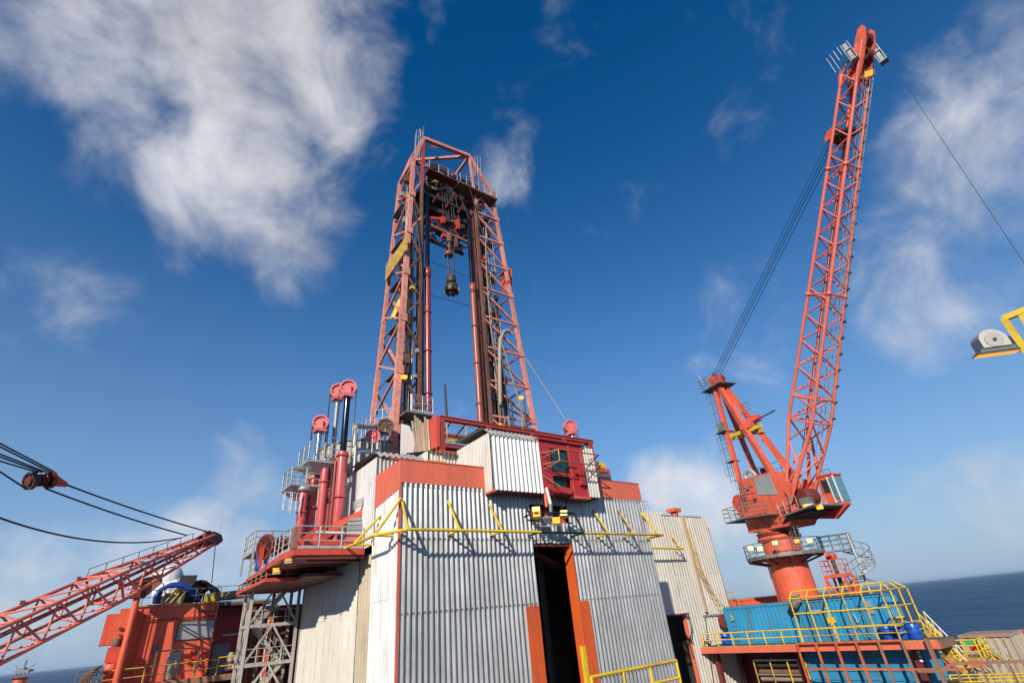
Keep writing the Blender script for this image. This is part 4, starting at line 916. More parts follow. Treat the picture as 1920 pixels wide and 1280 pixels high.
# lower service gallery hung under the deck
lgal = thing('lower_gallery', 'narrow red service gallery hung under the cantilever deck', 'gallery', (6, 27, 2.6))
la, lb, lc = P(628, 1050, x=6.3), P(556, 1058, x=5.2), P(474, 1084, x=5.3)
zg = 2.95
YLg = P(472, 1083, z=zg - .15).y; YLg = min(max(YLg, 28.5), 32.5)
box('floor_plate', (6.03, YLg + .03, zg - .16), (9.2, 35.3, zg - .02), 'red_dark', lgal); beam('edge_plate', (6.0, YLg, zg - .09), (9.2, YLg, zg - .09), .04, .16, 'red', lgal); beam('edge_plate', (6.0, YLg, zg - .09), (6.0, 35.3, zg - .09), .04, .16, 'red', lgal); box('floor_plate', (7.4, 26.8, zg - .17), (9.2, YLg - .01, zg - .03), 'red_dark', lgal)  # floors darker red than their edges, shade below put into the colour
railing(lgal, [(9.0, YLg + .05, zg), (6.05, YLg + .05, zg), (6.05, 35.2, zg)], .32, 'brown_frame', .035, 1.1, (.45,))
for k, (px, py, y) in enumerate(((541, 1047, 24.6), (518, 1068, 27.0))):
    floodlight('floodlight', ('small amber floodlight under the front corner of the red deck', 'small amber floodlight under the left edge of the red deck')[k], P(px, py, y=y), V((-.5, -.6, -.6)), .26, 'amber', 'floodlights under the red deck', 'galv')
mb = MB()
for i in range(5): mb.tube([P(575 + 9 * i, 1062 - 2 * i, x=8.7), P(610 + 8 * i, 1052 - 4 * i, x=8.9), P(640 + 9 * i, 1040 - 3 * i, x=9.2)], .04, 5)
mb.build('pipe_bundle', 'steel_dark', lgal)
# tall grey rail frame at the far end of the deck
fr = thing('rail_frame', 'grey railed stair head at the far left end of the red deck', 'frame', (6, 33, 3.6))
for x in (5.75, 6.6):
    for y in (31.0, 33.5): beam('post', (x, y, ZC), (x, y, ZC + 2.0), .09, .09, 'galv', fr)
box('landing', (5.7, 31, ZC + .9), (6.65, 33.5, ZC + .98), 'galv', fr); railing(fr, [(7.9, 31, ZC + 1.0), (5.72, 31, ZC + 1.0), (5.72, 33.5, ZC + 1.0)], 1.0, 'galv', .03, .7, (.35, .68))

# ================================================================== STAIR TOWER
stt = thing('stair_tower', 'grey steel stair tower under the red deck end', 'stair tower', (7.5, 34, DECK_Z))
sx0, sx1, sy0, sy1 = 6.6, 9.15, 33.9, 35.6
levels = [-7, -4.6, -2.6, -.75, 1.1, 3.1]
for x in (sx0, sx1):
    for y in (sy0, sy1): beam('post', (x, y, DECK_Z), (x, y, 3.25), .15, .15, 'scaffold', stt)
for i, z in enumerate(levels):
    for y in (sy0, sy1): beam('floor_beam', (sx0, y, z), (sx1, y, z), .1, .16, 'scaffold', stt)
    for x in (sx0, sx1): beam('floor_beam', (x, sy0, z), (x, sy1, z), .1, .16, 'scaffold', stt)
    if i:
        z0 = levels[i - 1]; mx_ = (sx0 + sx1) / 2
        beam('diagonal', (sx0, sy0, z0), (mx_, sy0, z), .09, .09, 'scaffold', stt); beam('diagonal', (sx1, sy0, z0), (mx_, sy0, z), .09, .09, 'scaffold', stt); beam('diagonal', (sx0, sy1, z0), (sx0, sy0, z), .08, .08, 'scaffold', stt)
        xa_, xb_ = (sx0 + .45, sx1 - .5) if i % 2 else (sx1 - .5, sx0 + .45); yv = sy0 + .35 if i % 2 else sy0 + .95
        for o in (-.28, .28): beam('stringer', (xa_, yv + o, z0), (xb_, yv + o, z), .04, .18, 'scaffold', stt)
        for k in range(9): f = (k + .5) / 9; c = V((xa_ + (xb_ - xa_) * f, yv, z0 + (z - z0) * f)); box('tread', c + V((-.13, -.27, -.03)), c + V((.13, .27, .03)), 'scaffold', stt)
        railing(stt, [(xa_, yv - .3, z0), (xb_, yv - .3, z)], .8, 'scaffold', .022, .5, (.5,), joined=True)
        box('landing', (sx1 - .5 if i % 2 else sx0 + .06, sy0 + .1, z - .06), (sx1 - .06 if i % 2 else sx0 + .5, sy1 - .1, z), 'galv_dark', stt)
box('back_wall', (7.0, 36.3, DECK_Z), (10.4, 36.5, 2.2), 'red_dark', stt)
for k in range(5): bar('riser_pipe', (6.9 + .42 * k, 36.1, DECK_Z), (6.9 + .42 * k, 36.1, 2.0), .06 + .02 * (k % 2), ('galv', 'rusty', 'pipe_tan')[k % 3], stt)
for z in levels[1:-1]:
    railing(stt, [(sx0, sy0 - .02, z), (sx1, sy0 - .02, z)], .75, 'scaffold', .022, .7, (.5,)); beam('diagonal', (sx0, sy0, z), (sx0, sy1, z - 1.7), .07, .07, 'scaffold', stt)
    box('landing', (sx0 + .1, sy0 + .02, z - .05), (sx1 - .1, sy0 + .4, z - .01), 'scaffold', stt)
box('riser_pipe', (8.0, 35.2, DECK_Z), (8.15, 35.4, 3), 'crane', stt)
c = P(517, 1139, y=33.8); MB().box(c - V((.09, .02, .17)), c + V((.09, .0, .17))).build('green_sign', 'grn', stt)
c = P(517, 1135, y=33.79); MB().box(c - V((.07, .02, .05)), c + V((.07, .0, .05))).build('sign_band', 'white', stt)

# ================================================================== WINCH HOUSE (left)
wh = thing('winch_house', 'orange red steel deckhouse with grey louvre under the resting crane boom', 'building', (4, 39, -4))
YW = 38.0; WX0, WX1, WZ1 = .55, 5.6, 2.62
# front wall out of plates with open joints
for a, b in ((WX0 + .9, 3.0), (3.0, WX1)): box('wall_plate', (a + .003, YW, -1.2), (b - .003, YW + .12, WZ1), 'crane', wh)
box('side_wall', (WX0 + .92, YW + .13, -1.2), (WX0 + 1.04, YW + 6, WZ1), 'red', wh)
box('recess_wall', (WX1, YW + 1.6, -1.2), (8.6, YW + 1.7, WZ1), 'red', wh); box('recess_side', (WX1 - .1, YW + .13, -1.2), (WX1, YW + 1.6, WZ1), 'red_dark', wh)
box('roof', (WX0 + .9, YW + .14, WZ1 - .15), (8.6, YW + 6, WZ1), 'deck', wh); box('roof_edge', (WX0 + .8, YW - .12, WZ1 + .01), (WX1, YW + .1, WZ1 + .09), 'yellow_dull', wh)
box('roof_edge', (WX1 + .01, YW + .2, WZ1 + .01), (8.6, YW + .3, WZ1 + .1), 'galv', wh)
lv = [P(337, 1166, y=YW - .05), P(403, 1162, y=YW - .05), P(397, 1195, y=YW - .05), P(333, 1199, y=YW - .05)]
lo_x, hi_x, lo_z, hi_z = lv[0].x, lv[1].x, lv[3].z, lv[0].z
lvo = box('louvre', (lo_x, YW - .06, lo_z), (hi_x, YW - .003, hi_z), 'plate_grey', wh)
mb = MB().box((lo_x - .04, YW - .08, hi_z), (hi_x + .04, YW - .004, hi_z + .04)).box((lo_x - .04, YW - .08, lo_z - .04), (hi_x + .04, YW - .004, lo_z)).box((hi_x, YW - .08, lo_z), (hi_x + .04, YW - .004, hi_z)).box((lo_x - .04, YW - .08, lo_z), (lo_x, YW - .004, hi_z)); mb.build('louvre_frame', 'steel_dark', lvo)
d0, d1 = P(317, 1223, y=YW - .05), P(340, 1258, y=YW - .05)
dr_ = box('door', (d0.x, YW - .06, -1.0), (P(341, 1223, y=YW).x, YW - .002, d0.z), 'plate_grey', wh)
box('door_handle', (d0.x + .08, YW - .1, -.3), (d0.x + .2, YW - .062, -.25), 'steel_dark', dr_)
bx0, bx1 = P(292, 1225, y=YW).x, P(371, 1220, y=YW).x
mb = MB(); zt = P(292, 1221, y=YW - .5).z
mb.beam((bx0, YW - .5, -1), (bx0, YW - .5, zt), .07, .07).beam((bx1, YW - .5, -1), (bx1, YW - .5, zt), .07, .07).beam((bx0, YW - .5, zt), (bx1, YW - .5, zt), .07, .07); mb.build('pipe_frame', 'galv_dark', wh)
box('side_box', (P(185, 1210, y=YW + .5).x, YW + .3, P(185, 1210, y=YW).z), (WX0 + .6, YW + 1.6, P(205, 1150, y=YW).z), 'crane', wh)
box('strip_light', (P(417, 1190, y=YW + 1.5).x, YW + 1.45, P(417, 1190, y=YW + 1.5).z - .05), (P(448, 1187, y=YW + 1.5).x, YW + 1.59, P(417, 1190, y=YW + 1.5).z + .04), 'white', wh)
box('recess_door', (P(400, 1210, y=YW + 1.5).x, YW + 1.5, -1.1), (P(432, 1205, y=YW + 1.5).x, YW + 1.59, P(400, 1207, y=YW + 1.5).z), 'plate_grey', wh)
bar('recess_pipe', P(428, 1148, y=YW + 1.2), P(468, 1146, y=YW + 1.2), .06, 'pipe_tan', wh); bar('recess_pipe', P(412, 1148, y=YW + 1.2), P(420, 1147, y=YW + 1.2), .05, 'galv', wh)
# stiffener frame near the roof
mb = MB(); a, b = P(374, 1135, y=YW - .05), P(405, 1134, y=YW - .05); a2_, b2_ = P(372, 1146, y=YW - .05), P(404, 1145, y=YW - .05)
mb.beam(a, a2_, .04, .04).beam(a2_, b2_, .04, .06).beam(b, b2_, .04, .04); mb.build('wall_bracket', 'red_dark', wh)
for x in (1.75, 2.35, 4.35, 4.9): beam('wall_stiffener', (x, YW - .03, 1.2 if x > 3 else -1.1), (x, YW - .03, WZ1 - .05), .03, .05, 'crane', wh)
bar('wall_pipe', (2.0, YW - .12, -1.1), (2.0, YW - .12, 2.3), .045, 'red', wh); bar('wall_pipe', (2.0, YW - .12, 1.9), (5.5, YW - .12, 1.95), .035, 'red_dark', wh)
for x, z in ((4.55, .1), (4.7, -.3), (2.7, .3), (2.5, -.5), (5.2, -.1)): box('wall_box', (x, YW - .14, z), (x + .22, YW - .01, z + .3), random.Random(int(x * 10)).choice(('red_dark', 'bright_red', 'galv_dark')), wh)
# balcony with yellow railing
box('balcony', (.1, YW - 1.1, -1.32), (7.9, YW - .01, -1.12), 'red', wh); beam('balcony_edge', (.1, YW - 1.14, -1.22), (7.9, YW - 1.14, -1.22), .06, .3, 'brown_frame', wh)
railing(wh, [(.2, YW - 1.08, -1.1), (5.9, YW - 1.08, -1.1)], .78, 'yellow_dull', .03, 1.05, (.5,)); railing(wh, [(5.92, YW - 1.1, -1.1), (7.8, YW - 1.1, -1.1)], .85, 'yellow', .035, .95, (.5,))
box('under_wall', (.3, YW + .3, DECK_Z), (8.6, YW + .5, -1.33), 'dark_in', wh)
# boom rest pylon: box column, round brace and saddle
py = thing('boom_rest_pylon', 'orange red boom rest column with round brace at the deckhouse corner', 'pylon', (1, 37.4, -1))
pl = [P(222, 1141, y=37.5), P(250, 1139, y=37.5), P(226, 1262, y=37.5), P(193, 1264, y=37.5)]
x0_, x1_ = pl[3].x + .02, pl[2].x - .02
box('column', (x0_, 37.4, -1.1), (x1_, 37.97, pl[0].z), 'crane', py)
for px, pyy, rr_ in ((226, 1178, .09), (225, 1190, .06)): c = P(px, pyy, y=37.38); drum('boss', c + V((0, .02, 0)), c - V((0, .08, 0)), rr_, 'red_dark', py)
c = P(218, 1208, y=37.3); drum('pump', c - V((0, 0, .2)), c + V((0, 0, .3)), .2, 'rusty', py); c = P(212, 1227, y=37.3); box('pump_case', c + V((-.3, -.2, -.35)), c + V((.35, .1, .35)), 'red', py)
drum('foot', P(206, 1262, y=37.2), P(209, 1243, y=37.2), .28, 'crane', py)
bx = P(222, 1262, y=36.9); tx = P(262, 1098, y=36.9); tx.x = (bx.x + tx.x) / 2; bx.x = tx.x
drum('brace_tube', (bx.x, 36.9, -1.1), (bx.x, 36.9, P(258, 1120, y=36.9).z), .16, 'crane', py)
zc_ = P(258, 1120, y=36.9).z
a, b = P(256, 1120, y=36.9), P(258, 1090, y=36.9)
box('head_post', (bx.x - .35, 36.6, zc_ - .02), (bx.x + .35, 37.2, P(265, 1090, y=36.9).z), 'red_dark', py)
vs = [P(256, 1110, y=36.6), P(270, 1120, y=36.6), P(304, 1092, y=36.6), P(306, 1074, y=36.6), P(252, 1088, y=36.6)]
mesh('saddle', vs + [p + V((0, .7, 0)) for p in vs], [list(range(5)), list(range(5, 10))] + [[i, (i + 1) % 5, 5 + (i + 1) % 5, 5 + i] for i in range(5)], 'brown_frame', py)
# roof clutter: hoses, pipes, dome, rails
t = thing('blue_hose', 'thick bright blue hose looped over the deckhouse roof', 'hose', P(300, 1130, y=38.6))
for k in range(3): curve_tube('hose_loop', [P(289 + 3 * k, 1131, y=38.6 + .2 * k), P(295 + 4 * k, 1110 - k, y=38.6 + .2 * k), P(315 + 3 * k, 1099 - 2 * k, y=38.6 + .2 * k), P(340 + 3 * k, 1098 - k, y=38.6 + .2 * k), P(356 + 4 * k, 1106, y=38.6 + .2 * k), P(366 + 3 * k, 1125, y=38.6 + .2 * k)], .11, 'blue_hose', t)
t = thing('black_hoses', 'pile of black hoses coiled on the deckhouse roof', 'hoses', P(370, 1120, y=39))
for k in range(7): curve_tube('hose_loop', [P(342 + 5 * k, 1132, y=38.8 + .25 * k), P(350 + 5 * k, 1106 + k, y=38.8 + .25 * k), P(372 + 4 * k, 1090 + 2 * k, y=38.8 + .25 * k), P(390 + 3 * k, 1094 + 2 * k, y=38.8 + .25 * k), P(398 + 3 * k, 1112 + 2 * k, y=38.8 + .25 * k)], .09, 'black', t)
c = P(352, 1095, y=40); box('reel_frame', c + V((-.5, -.3, -.9)), c + V((.4, .3, .5)), 'steel_dark', t)
t = thing('roof_gas_bottles', 'jumble of white and yellow fittings on the deckhouse roof edge', 'fittings', P(330, 1125, y=39.4))
for k in range(6): c = P(304 + 7 * k, 1124 - 2 * (k % 3), y=39.3); box('fitting', c + V((-.12, -.1, -.25)), c + V((.14, .1, .2 + .1 * (k % 2))), ('white', 'yellow_dull', 'white', 'galv')[k % 4], t)
for k in range(3): bar('rod', P(306 + 12 * k, 1132, y=38.9), P(330 + 10 * k, 1106, y=38.9), .05, 'yellow_dull', t)
t = thing('roof_pipe', 'pale pipe with yellow flange lying across the deckhouse roof', 'pipe', P(430, 1118, y=38.8))
bar('pipe_body', P(404, 1121, y=38.8), P(470, 1114, y=38.8), .17, 'pipe_tan', t); bar('pipe_body', P(408, 1114, y=39.2), P(474, 1106, y=39.2), .12, 'yellow_dull', t); bar('flange', P(397, 1116, y=38.7), P(404, 1115, y=38.7), .17, 'yellow', t)
for k in range(4): c = P(388 + 5 * k, 1122 + 2 * (k % 2), y=38.6); box('valve', c - V((.12, .1, .2)), c + V((.12, .1, .25)), 'yellow_dull' if k % 2 else 'yellow', t)
t = thing('roof_railing', 'dull yellow and grey railing along the deckhouse roof', 'railing', P(400, 1110, y=41))
zr_ = WZ1
railing(t, [(3.2, 42.5, zr_), (8.6, 42.5, zr_)], 1.35, 'galv', .03, 1.0, (.35, .68)); railing(t, [(WX0 + 1.1, YW + .1, zr_ + .1), (WX1, YW + .1, zr_ + .1)], .75, 'galv_dark', .022, 1.2, (.5,))
railing(t, [(3.4, 40.5, zr_), (5.0, 40.5, zr_)], 1.5, 'yellow_dull', .05, 1.6, ())
t = thing('radome', 'white satellite dome on a post behind the resting boom', 'radome', P(310, 1100, y=46)); c = P(310, 1092, y=46)
vs = []; fs = []; n = 20
prof = [(.0, 1.15), (.45, 1.08), (.8, .85), (.98, .5), (1.0, .1), (.95, -.55), (.5, -.75), (.22, -.8), (.2, -2.6), (0, -2.6)]
for r_, z_ in prof:
    for k in range(n): vs.append(c + V((r_ * 1.05 * math.cos(2 * math.pi * k / n), r_ * 1.05 * math.sin(2 * math.pi * k / n), z_)))
for i in range(len(prof) - 1):
    for k in range(n): fs.append([i * n + k, i * n + (k + 1) % n, (i + 1) * n + (k + 1) % n, (i + 1) * n + k])
mesh('dome', vs, fs, 'white', t, True); drum('base_ring', c + V((0, 0, -2.75)), c + V((0, 0, -2.6)), .5, 'galv', t)
t = thing('white_tank', 'white curved tank behind the blue hose on the deckhouse roof', 'tank', P(325, 1110, y=44))
a, b = P(285, 1122, y=44), P(352, 1100, y=44); drum('shell', a, b, .75, 'white', t); drum('strap', a.lerp(b, .3), a.lerp(b, .34), .77, 'galv', t); drum('strap', a.lerp(b, .7), a.lerp(b, .74), .77, 'galv', t)
t = thing('canvas_bundle', 'lashed grey canvas bundle behind the yellow balcony rail', 'bundle', P(438, 1238, y=37.4))
a, b = P(424, 1240, y=37.4), P(452, 1236, y=37.4)
for k in range(4):
    q = V((0, .0 + .05 * (k % 2), -.33 + .2 * k)); curve_tube('fold', [a + q, a.lerp(b, .5) + q + V((0, 0, .03 * (-1) ** k)), b + q], .14, 'tarp', t)
for f in (.25, .7): drum('lashing', a.lerp(b, f) + V((0, 0, -.4)), a.lerp(b, f) + V((.05, 0, .45)), .16, 'pipe_tan', t)
# curved pipes left of the house
t = thing('bent_pipes', 'row of brown pipes curving down at the deckhouse left corner', 'pipes', P(165, 1270, y=37))
for k in range(5): curve_tube('pipe', [P(192 - 3 * k, 1247 + 2 * k, y=36.6 + .1 * k), P(178 - 4 * k, 1254 + 2 * k, y=36.6 + .1 * k), P(168 - 4 * k, 1270 + k, y=36.6 + .1 * k), P(164 - 4 * k, 1300, y=36.6 + .1 * k)], .045, 'rusty', t)
railing(t, [P(140, 1281, y=37), P(178, 1276, y=37)], .5, 'galv_dark', .025, .6)
t = thing('deck_bollard', 'round orange red post at the far left deck edge', 'bollard', P(39, 1290, y=30)); c = P(38, 1272, y=30); drum('post', c - V((0, 0, 5)), c, .22, 'crane', t); drum('cap', c, c + V((0, 0, .05)), .25, 'red_dark', t)

# ================================================================== LEFT CRANE BOOM at rest
lbm = thing('resting_crane_boom', 'long pink red lattice crane boom lying on its rest at left', 'crane boom', P(270, 1085, y=36.5))
L0, L1 = P(0, 1196, y=31.0), P(392, 1012, y=38.6)
bd = (L1 - L0).normalized(); L0 = L0 - bd * 9.5; LB = (L1 - L0).length
bs = bd.cross(V((0, 0, 1))).normalized(); bu = bs.cross(bd)
def half(t):
    return (1.0 if t < .66 else 1.0 - (t - .66) / .34 * .58)
def LC(sx, sz): return lambda t: L0 + bd * (LB * t) + bs * (sx * half(t) * .95) + bu * (sz * half(t) * .64)
nb = 27
for sx in (-1, 1):
    for sz in (-1, 1):
        c = LC(sx, sz); knots = [0, .33, .66, 1.0]
        for a, b in zip(knots[:-1], knots[1:]): bar('chord', c(a), c(b), .085, 'crane_boom', lbm)
for sx in (-1, 1): zigzag(lbm, LC(sx, -1), LC(sx, 1), nb, .045, 'crane_boom', flip=sx > 0)
for sz in (-1, 1): zigzag(lbm, LC(-1, sz), LC(1, sz), nb, .042, 'crane_boom', flip=sz > 0)
for t_ in (.33, .66):
    k = [LC(sx, sz)(t_) for sx, sz in ((-1, -1), (1, -1), (1, 1), (-1, 1))]
    for i in range(4): bar('frame_tube', k[i], k[(i + 1) % 4], .06, 'crane_boom', lbm)
for sx in (-.25, .25): bar('hoist_line', LC(sx, .2)(0), LC(sx, .2)(.97), .05, 'red_dark', lbm)
curve_tube('hydraulic_line', [LC(.6, -.2)(0), LC(.6, -.35)(.3), LC(.6, -.2)(.6), LC(.5, 0)(.9)], .045, 'rusty', lbm)
hd_ = LC(0, 0)(1.0)
for s in (-.28, .28):
    q = hd_ + bs * s; vs = [q - bd * .7 + bu * .42, q + bd * .1 + bu * .5, q + bd * .75 + bu * .05, q + bd * .8 - bu * .35, q + bd * .3 - bu * .45, q - bd * .7 - bu * .3]
    mesh('head_plate', vs + [p + bs * .06 for p in vs], [list(range(6)), list(range(6, 12))] + [[i, (i + 1) % 6, 6 + (i + 1) % 6, 6 + i] for i in range(6)], 'red_dark', lbm)
sheave_mesh(lbm, hd_ + bd * .5 - bu * .1, bs, .34, .3, 'rusty', 'head_sheave', 6); sheave_mesh(lbm, hd_ - bd * .1 + bu * .35, bs, .26, .3, 'red_dark', 'head_sheave', 6)
bar('antenna', hd_ + bd * .6 + bs * .2, hd_ + bd * .6 + bs * .2 + V((0, 0, 1.0)), .03, 'galv', lbm); bar('antenna', hd_ + bd * .1 - bs * .2, hd_ + bd * .1 - bs * .2 + V((0, 0, .8)), .02, 'galv', lbm)
railing(lbm, [LC(-1, 1)(.66), LC(-1, 1)(.96)], .42, 'red_dark', .018, .9, ())
for t_ in (.4, .52, .64): p = LC(-1, 1)(t_); box('roller', p + V((-.08, -.08, .02)), p + V((.08, .08, .22)), 'red_dark', lbm)
# ropes: luffing pendants and the bridle block
def rope(label, a, b, r, m='rope', sag=0., grp=None, name='wire_rope'):
    a, b = V(a), V(b)
    if not sag: o = bar(name, a, b, r, m, None)
    else: o = curve_tube(name, [a.lerp(b, k / 8) - V((0, 0, sag * 4 * (k / 8) * (1 - k / 8))) for k in range(9)], r, m, None, 6)
    return tag(o, label, 'rope', grp)
BK = P(96, 899, y=31.5); GX = 'luffing ropes of the resting boom'
bl = thing('bridle_block', 'dark red twin sheave bridle block hanging in the ropes at left', 'pulley block', BK)
dr = (P(395, 997, y=38.4) - BK).normalized(); sd_ = dr.cross(V((0, 0, 1))).normalized()
axb = (P(60, 900, y=31.0) - P(99, 898, y=31.5)).normalized()
drum('axle', BK + axb * -.05, BK + axb * .95, .2, 'red_dark', bl)
for f in (0.05, .85): sheave_mesh(bl, BK + axb * f, axb, .4, .16, 'red_dark' if f < .5 else 'steel_dark', 'sheave', 6)
for f in (.25, .42, .6): drum('groove', BK + axb * f, BK + axb * (f + .1), .28, 'red_dark', bl)
vs = [BK + V((0, 0, .28)) - axb * .1, BK + dr * .8 + V((0, 0, .1)), BK + dr * .8 - V((0, 0, .08)), BK - V((0, 0, .24)) - axb * .1]
mesh('tail_plate', vs + [p + axb * .5 for p in vs[:1]] + [p + axb * .12 for p in vs[1:3]] + [vs[3] + axb * .5], [[0, 1, 2, 3], [4, 5, 6, 7], [0, 1, 5, 4], [1, 2, 6, 5], [2, 3, 7, 6], [3, 0, 4, 7]], 'red', bl)
rope('upper pendant rope from the bridle block to the resting boom tip', BK + dr * .78, P(396, 998, y=38.5), .04, 'rope', .1, GX)
rope('lower pendant rope from the bridle block to the resting boom tip', BK + axb * .1 - V((0, 0, .4)), P(350, 1003, y=37.8), .04, 'rope', .1, GX)
far = P(-260, 716, y=24)
for k, (px, py_) in enumerate(((0, 831), (0, 837), (0, 851), (0, 856), (0, 864), (0, 884))):
    s_ = BK + axb * (.85 * k / 5) + V((0, 0, .38 if k < 5 else -.38)); e_ = P(px, py_, y=29.3); rope(('topmost', 'second', 'third', 'fourth', 'fifth', 'lowest')[k] + ' rope running from the bridle block off the left edge', s_, s_ + (e_ - s_) * 3.2, .035, 'rope', 0, GX)
rope('slack dark rope sagging to the resting boom from the left edge', P(-220, 866, y=26.5), P(338, 1008, y=37.6), .04, 'rope', 1.15, GX)
rope('thin hook line hanging from the resting boom tip to the roof', hd_ + bd * .7 - V((0, 0, .3)), P(397, 1092, y=39.4), .025, 'rope')

# distant installation in the haze
DR_ = P(45, 1256, hd=5200); DR_.z = SEA_Z
fr_ = thing('distant_rig', 'tiny hazy offshore platform on the left horizon', 'platform', DR_)
u = V((hx.x, hx.y, 0))
for a in (-40, -14, 14, 40): beam('leg', DR_ + u * a, DR_ + u * a + V((0, 0, 34)), 7, 7, 'galv_dark', fr_)
beam('deck_module', DR_ + u * -52 + V((0, 0, 42)), DR_ + u * 50 + V((0, 0, 42)), 40, 16, 'galv_dark', fr_); beam('deck_module', DR_ + u * -36 + V((0, 0, 56)), DR_ + u * 8 + V((0, 0, 56)), 30, 14, 'galv_dark', fr_)
beam('derrick_tower', DR_ + u * -4 + V((0, 0, 63)), DR_ + u * -4 + V((0, 0, 108)), 10, 10, 'galv_dark', fr_); beam('crane_arm', DR_ + u * 30 + V((0, 0, 50)), DR_ + u * 66 + V((0, 0, 82)), 4, 4, 'galv_dark', fr_); beam('flare_arm', DR_ + u * -46 + V((0, 0, 50)), DR_ + u * -72 + V((0, 0, 84)), 3, 3, 'galv_dark', fr_)

# ================================================================== RIGHT CRANE
COLc = V((41.06, 20.74, 0)); PHI = math.radians(-105)
CDv = V((math.cos(PHI), math.sin(PHI), 0)); CSv = V((-CDv.y, CDv.x, 0))   # along the boom, and away from the camera
def C(t, s, z): return COLc + CDv * t + CSv * s + V((0, 0, z))
def Cp(px, py_, s=0.):
    v = ray(px, py_); k = (COLc.dot(CSv) + s) / v.dot(CSv); return v * k
cr = thing('pedestal_crane', 'big orange red pedestal crane with raised lattice boom', 'crane', COLc + V((0, 0, -2.7)))
def lathe(name, prof, m, parent, n=40, c=None):
    c = c or COLc; vs = []; fs = []
    for r, z in prof:
        for k in range(n): a = 2 * math.pi * k / n; vs.append(V((c.x + r * math.cos(a), c.y + r * math.sin(a), z)))
    for i in range(len(prof) - 1):
        for k in range(n): fs.append([i * n + k, i * n + (k + 1) % n, (i + 1) * n + (k + 1) % n, (i + 1) * n + k])
    o = mesh(name, vs, fs, m, parent, True)
    return o
def prism(name, pts, m, parent, s0, s1):
    """outline in (t, z) swept from s0 to s1"""
    n = len(pts); vs = [C(t, s0, z) for t, z in pts] + [C(t, s1, z) for t, z in pts]
    return mesh(name, vs, [list(range(n)), list(range(n, 2 * n))] + [[i, (i + 1) % n, n + (i + 1) % n, n + i] for i in range(n)], m, parent)
PRd = 1.36
lathe('pedestal', [(PRd * 1.02, DECK_Z), (PRd, 2.4)], 'crane', cr); lathe('pedestal_neck', [(PRd * 1.0, 2.4), (PRd * .99, 3.6), (PRd * .99, 3.65)], 'crane', cr)
for z in (-.6, 1.2): lathe('weld_band', [(PRd + .012, z), (PRd + .02, z + .03), (PRd + .012, z + .06)], 'crane', cr)
lathe('slew_flange', [(PRd, 3.64), (PRd + .22, 3.72), (PRd + .22, 3.95), (PRd, 4.0)], 'crane', cr); slr = lathe('slew_ring', [(PRd + .05, 3.99), (PRd + .12, 4.02), (PRd + .12, 4.2), (PRd, 4.25)], 'red_dark', cr)
for k in range(44): a = 2 * math.pi * k / 44; c = COLc + V((math.cos(a), math.sin(a), 0)) * (PRd + .14); box('ring_bolt', c + V((-.035, -.035, 4.2)), c + V((.035, .035, 4.29)), 'steel_dark', slr)
lathe('turret', [(PRd + .02, 4.22), (PRd + .02, 5.4), (PRd - .02, 5.6), (.1, 5.62)], 'crane', cr)
prism('turret_wedge', [(-1.5, 4.5), (2.4, 4.35), (3.1, 5.0), (2.9, 5.9), (1.6, 6.5), (-1.5, 6.9)], 'crane', cr, -1.35, 1.35)
prism('machine_house', [(-1.35, 6.3), (2.0, 5.9), (2.7, 6.1), (2.45, 8.35), (-1.1, 8.55)], 'crane', cr, -1.3, 1.3)
prism('house_panel', [(.55, 7.0), (2.35, 6.6), (2.25, 8.2), (.65, 8.3)], 'plate_grey', cr, -1.34, -1.305)
mb = MB()
for z in (6.4, 6.9, 7.4, 7.9): mb.bar(C(-1.3, -1.34, z), C(.4, -1.34, z - .15), .02, 5)
mb.build('grab_rail', 'galv_dark', cr)
ladder(cr, C(-.75, -1.45, 6.2), C(-.75, -1.45, 8.5), .42, 'galv_dark', CDv, .35, -CSv, step=.28)
for a_, b_ in (((-1.2, 7.4), (.5, 7.25)), ((-1.0, 6.7), (2.4, 6.35))): beam('seam_strip', C(a_[0], -1.31, a_[1]), C(b_[0], -1.31, b_[1]), .02, .05, 'crane', cr)
for t_, z in ((-.2, 7.75), (.15, 6.7), (-.95, 7.0)): q = C(t_, -1.33, z); box('house_fitting', q - V((.12, .12, .14)), q + V((.12, .12, .14)), 'red_dark' if z < 7.5 else 'galv_dark', cr)
for k in range(4): a_ = PHI + 2.4 + .5 * k; d_ = V((math.cos(a_), math.sin(a_), 0)); bar('pedestal_conduit', COLc + d_ * (PRd + .05) + V((0, 0, DECK_Z)), COLc + d_ * (PRd + .05) + V((0, 0, 2.3)), .035 if k % 2 else .05, 'red' if k % 2 else 'galv_dark', cr)
# rear machinery and balcony
c = C(-1.9, -.3, 6.9); drum('winch_drum', C(-1.9, -1.0, 6.95), C(-1.9, .9, 6.95), .5, 'red_dark', cr); 
for s in (-1.05, .9): sheave_mesh(cr, C(-1.9, s, 6.95), CSv, .65, .08, 'red', 'drum_flange', 6)
box('motor_case', C(-2.0, -.6, 5.9) - V((.4, .4, 0)), C(-2.0, -.6, 6.5) + V((.4, .4, 0)), 'crane', cr)
prism('rear_deck', [(-3.3, 5.55), (-1.2, 5.55), (-1.2, 5.65), (-3.3, 5.65)], 'galv_dark', cr, -1.7, 1.5)
railing(cr, [C(-1.3, -1.7, 5.65), C(-3.3, -1.7, 5.65), C(-3.3, 1.5, 5.65)], 1.0, 'galv_dark', .025, .7, (.35, .68))
prism('side_deck', [(-1.2, 5.5), (1.9, 5.25), (1.9, 5.33), (-1.2, 5.58)], 'galv_dark', cr, -2.3, -1.36)
railing(cr, [C(-1.2, -2.3, 5.58), C(.2, -2.3, 5.46), C(1.8, -2.2, 5.34)], .95, 'galv_dark', .022, .6, (.35, .68))
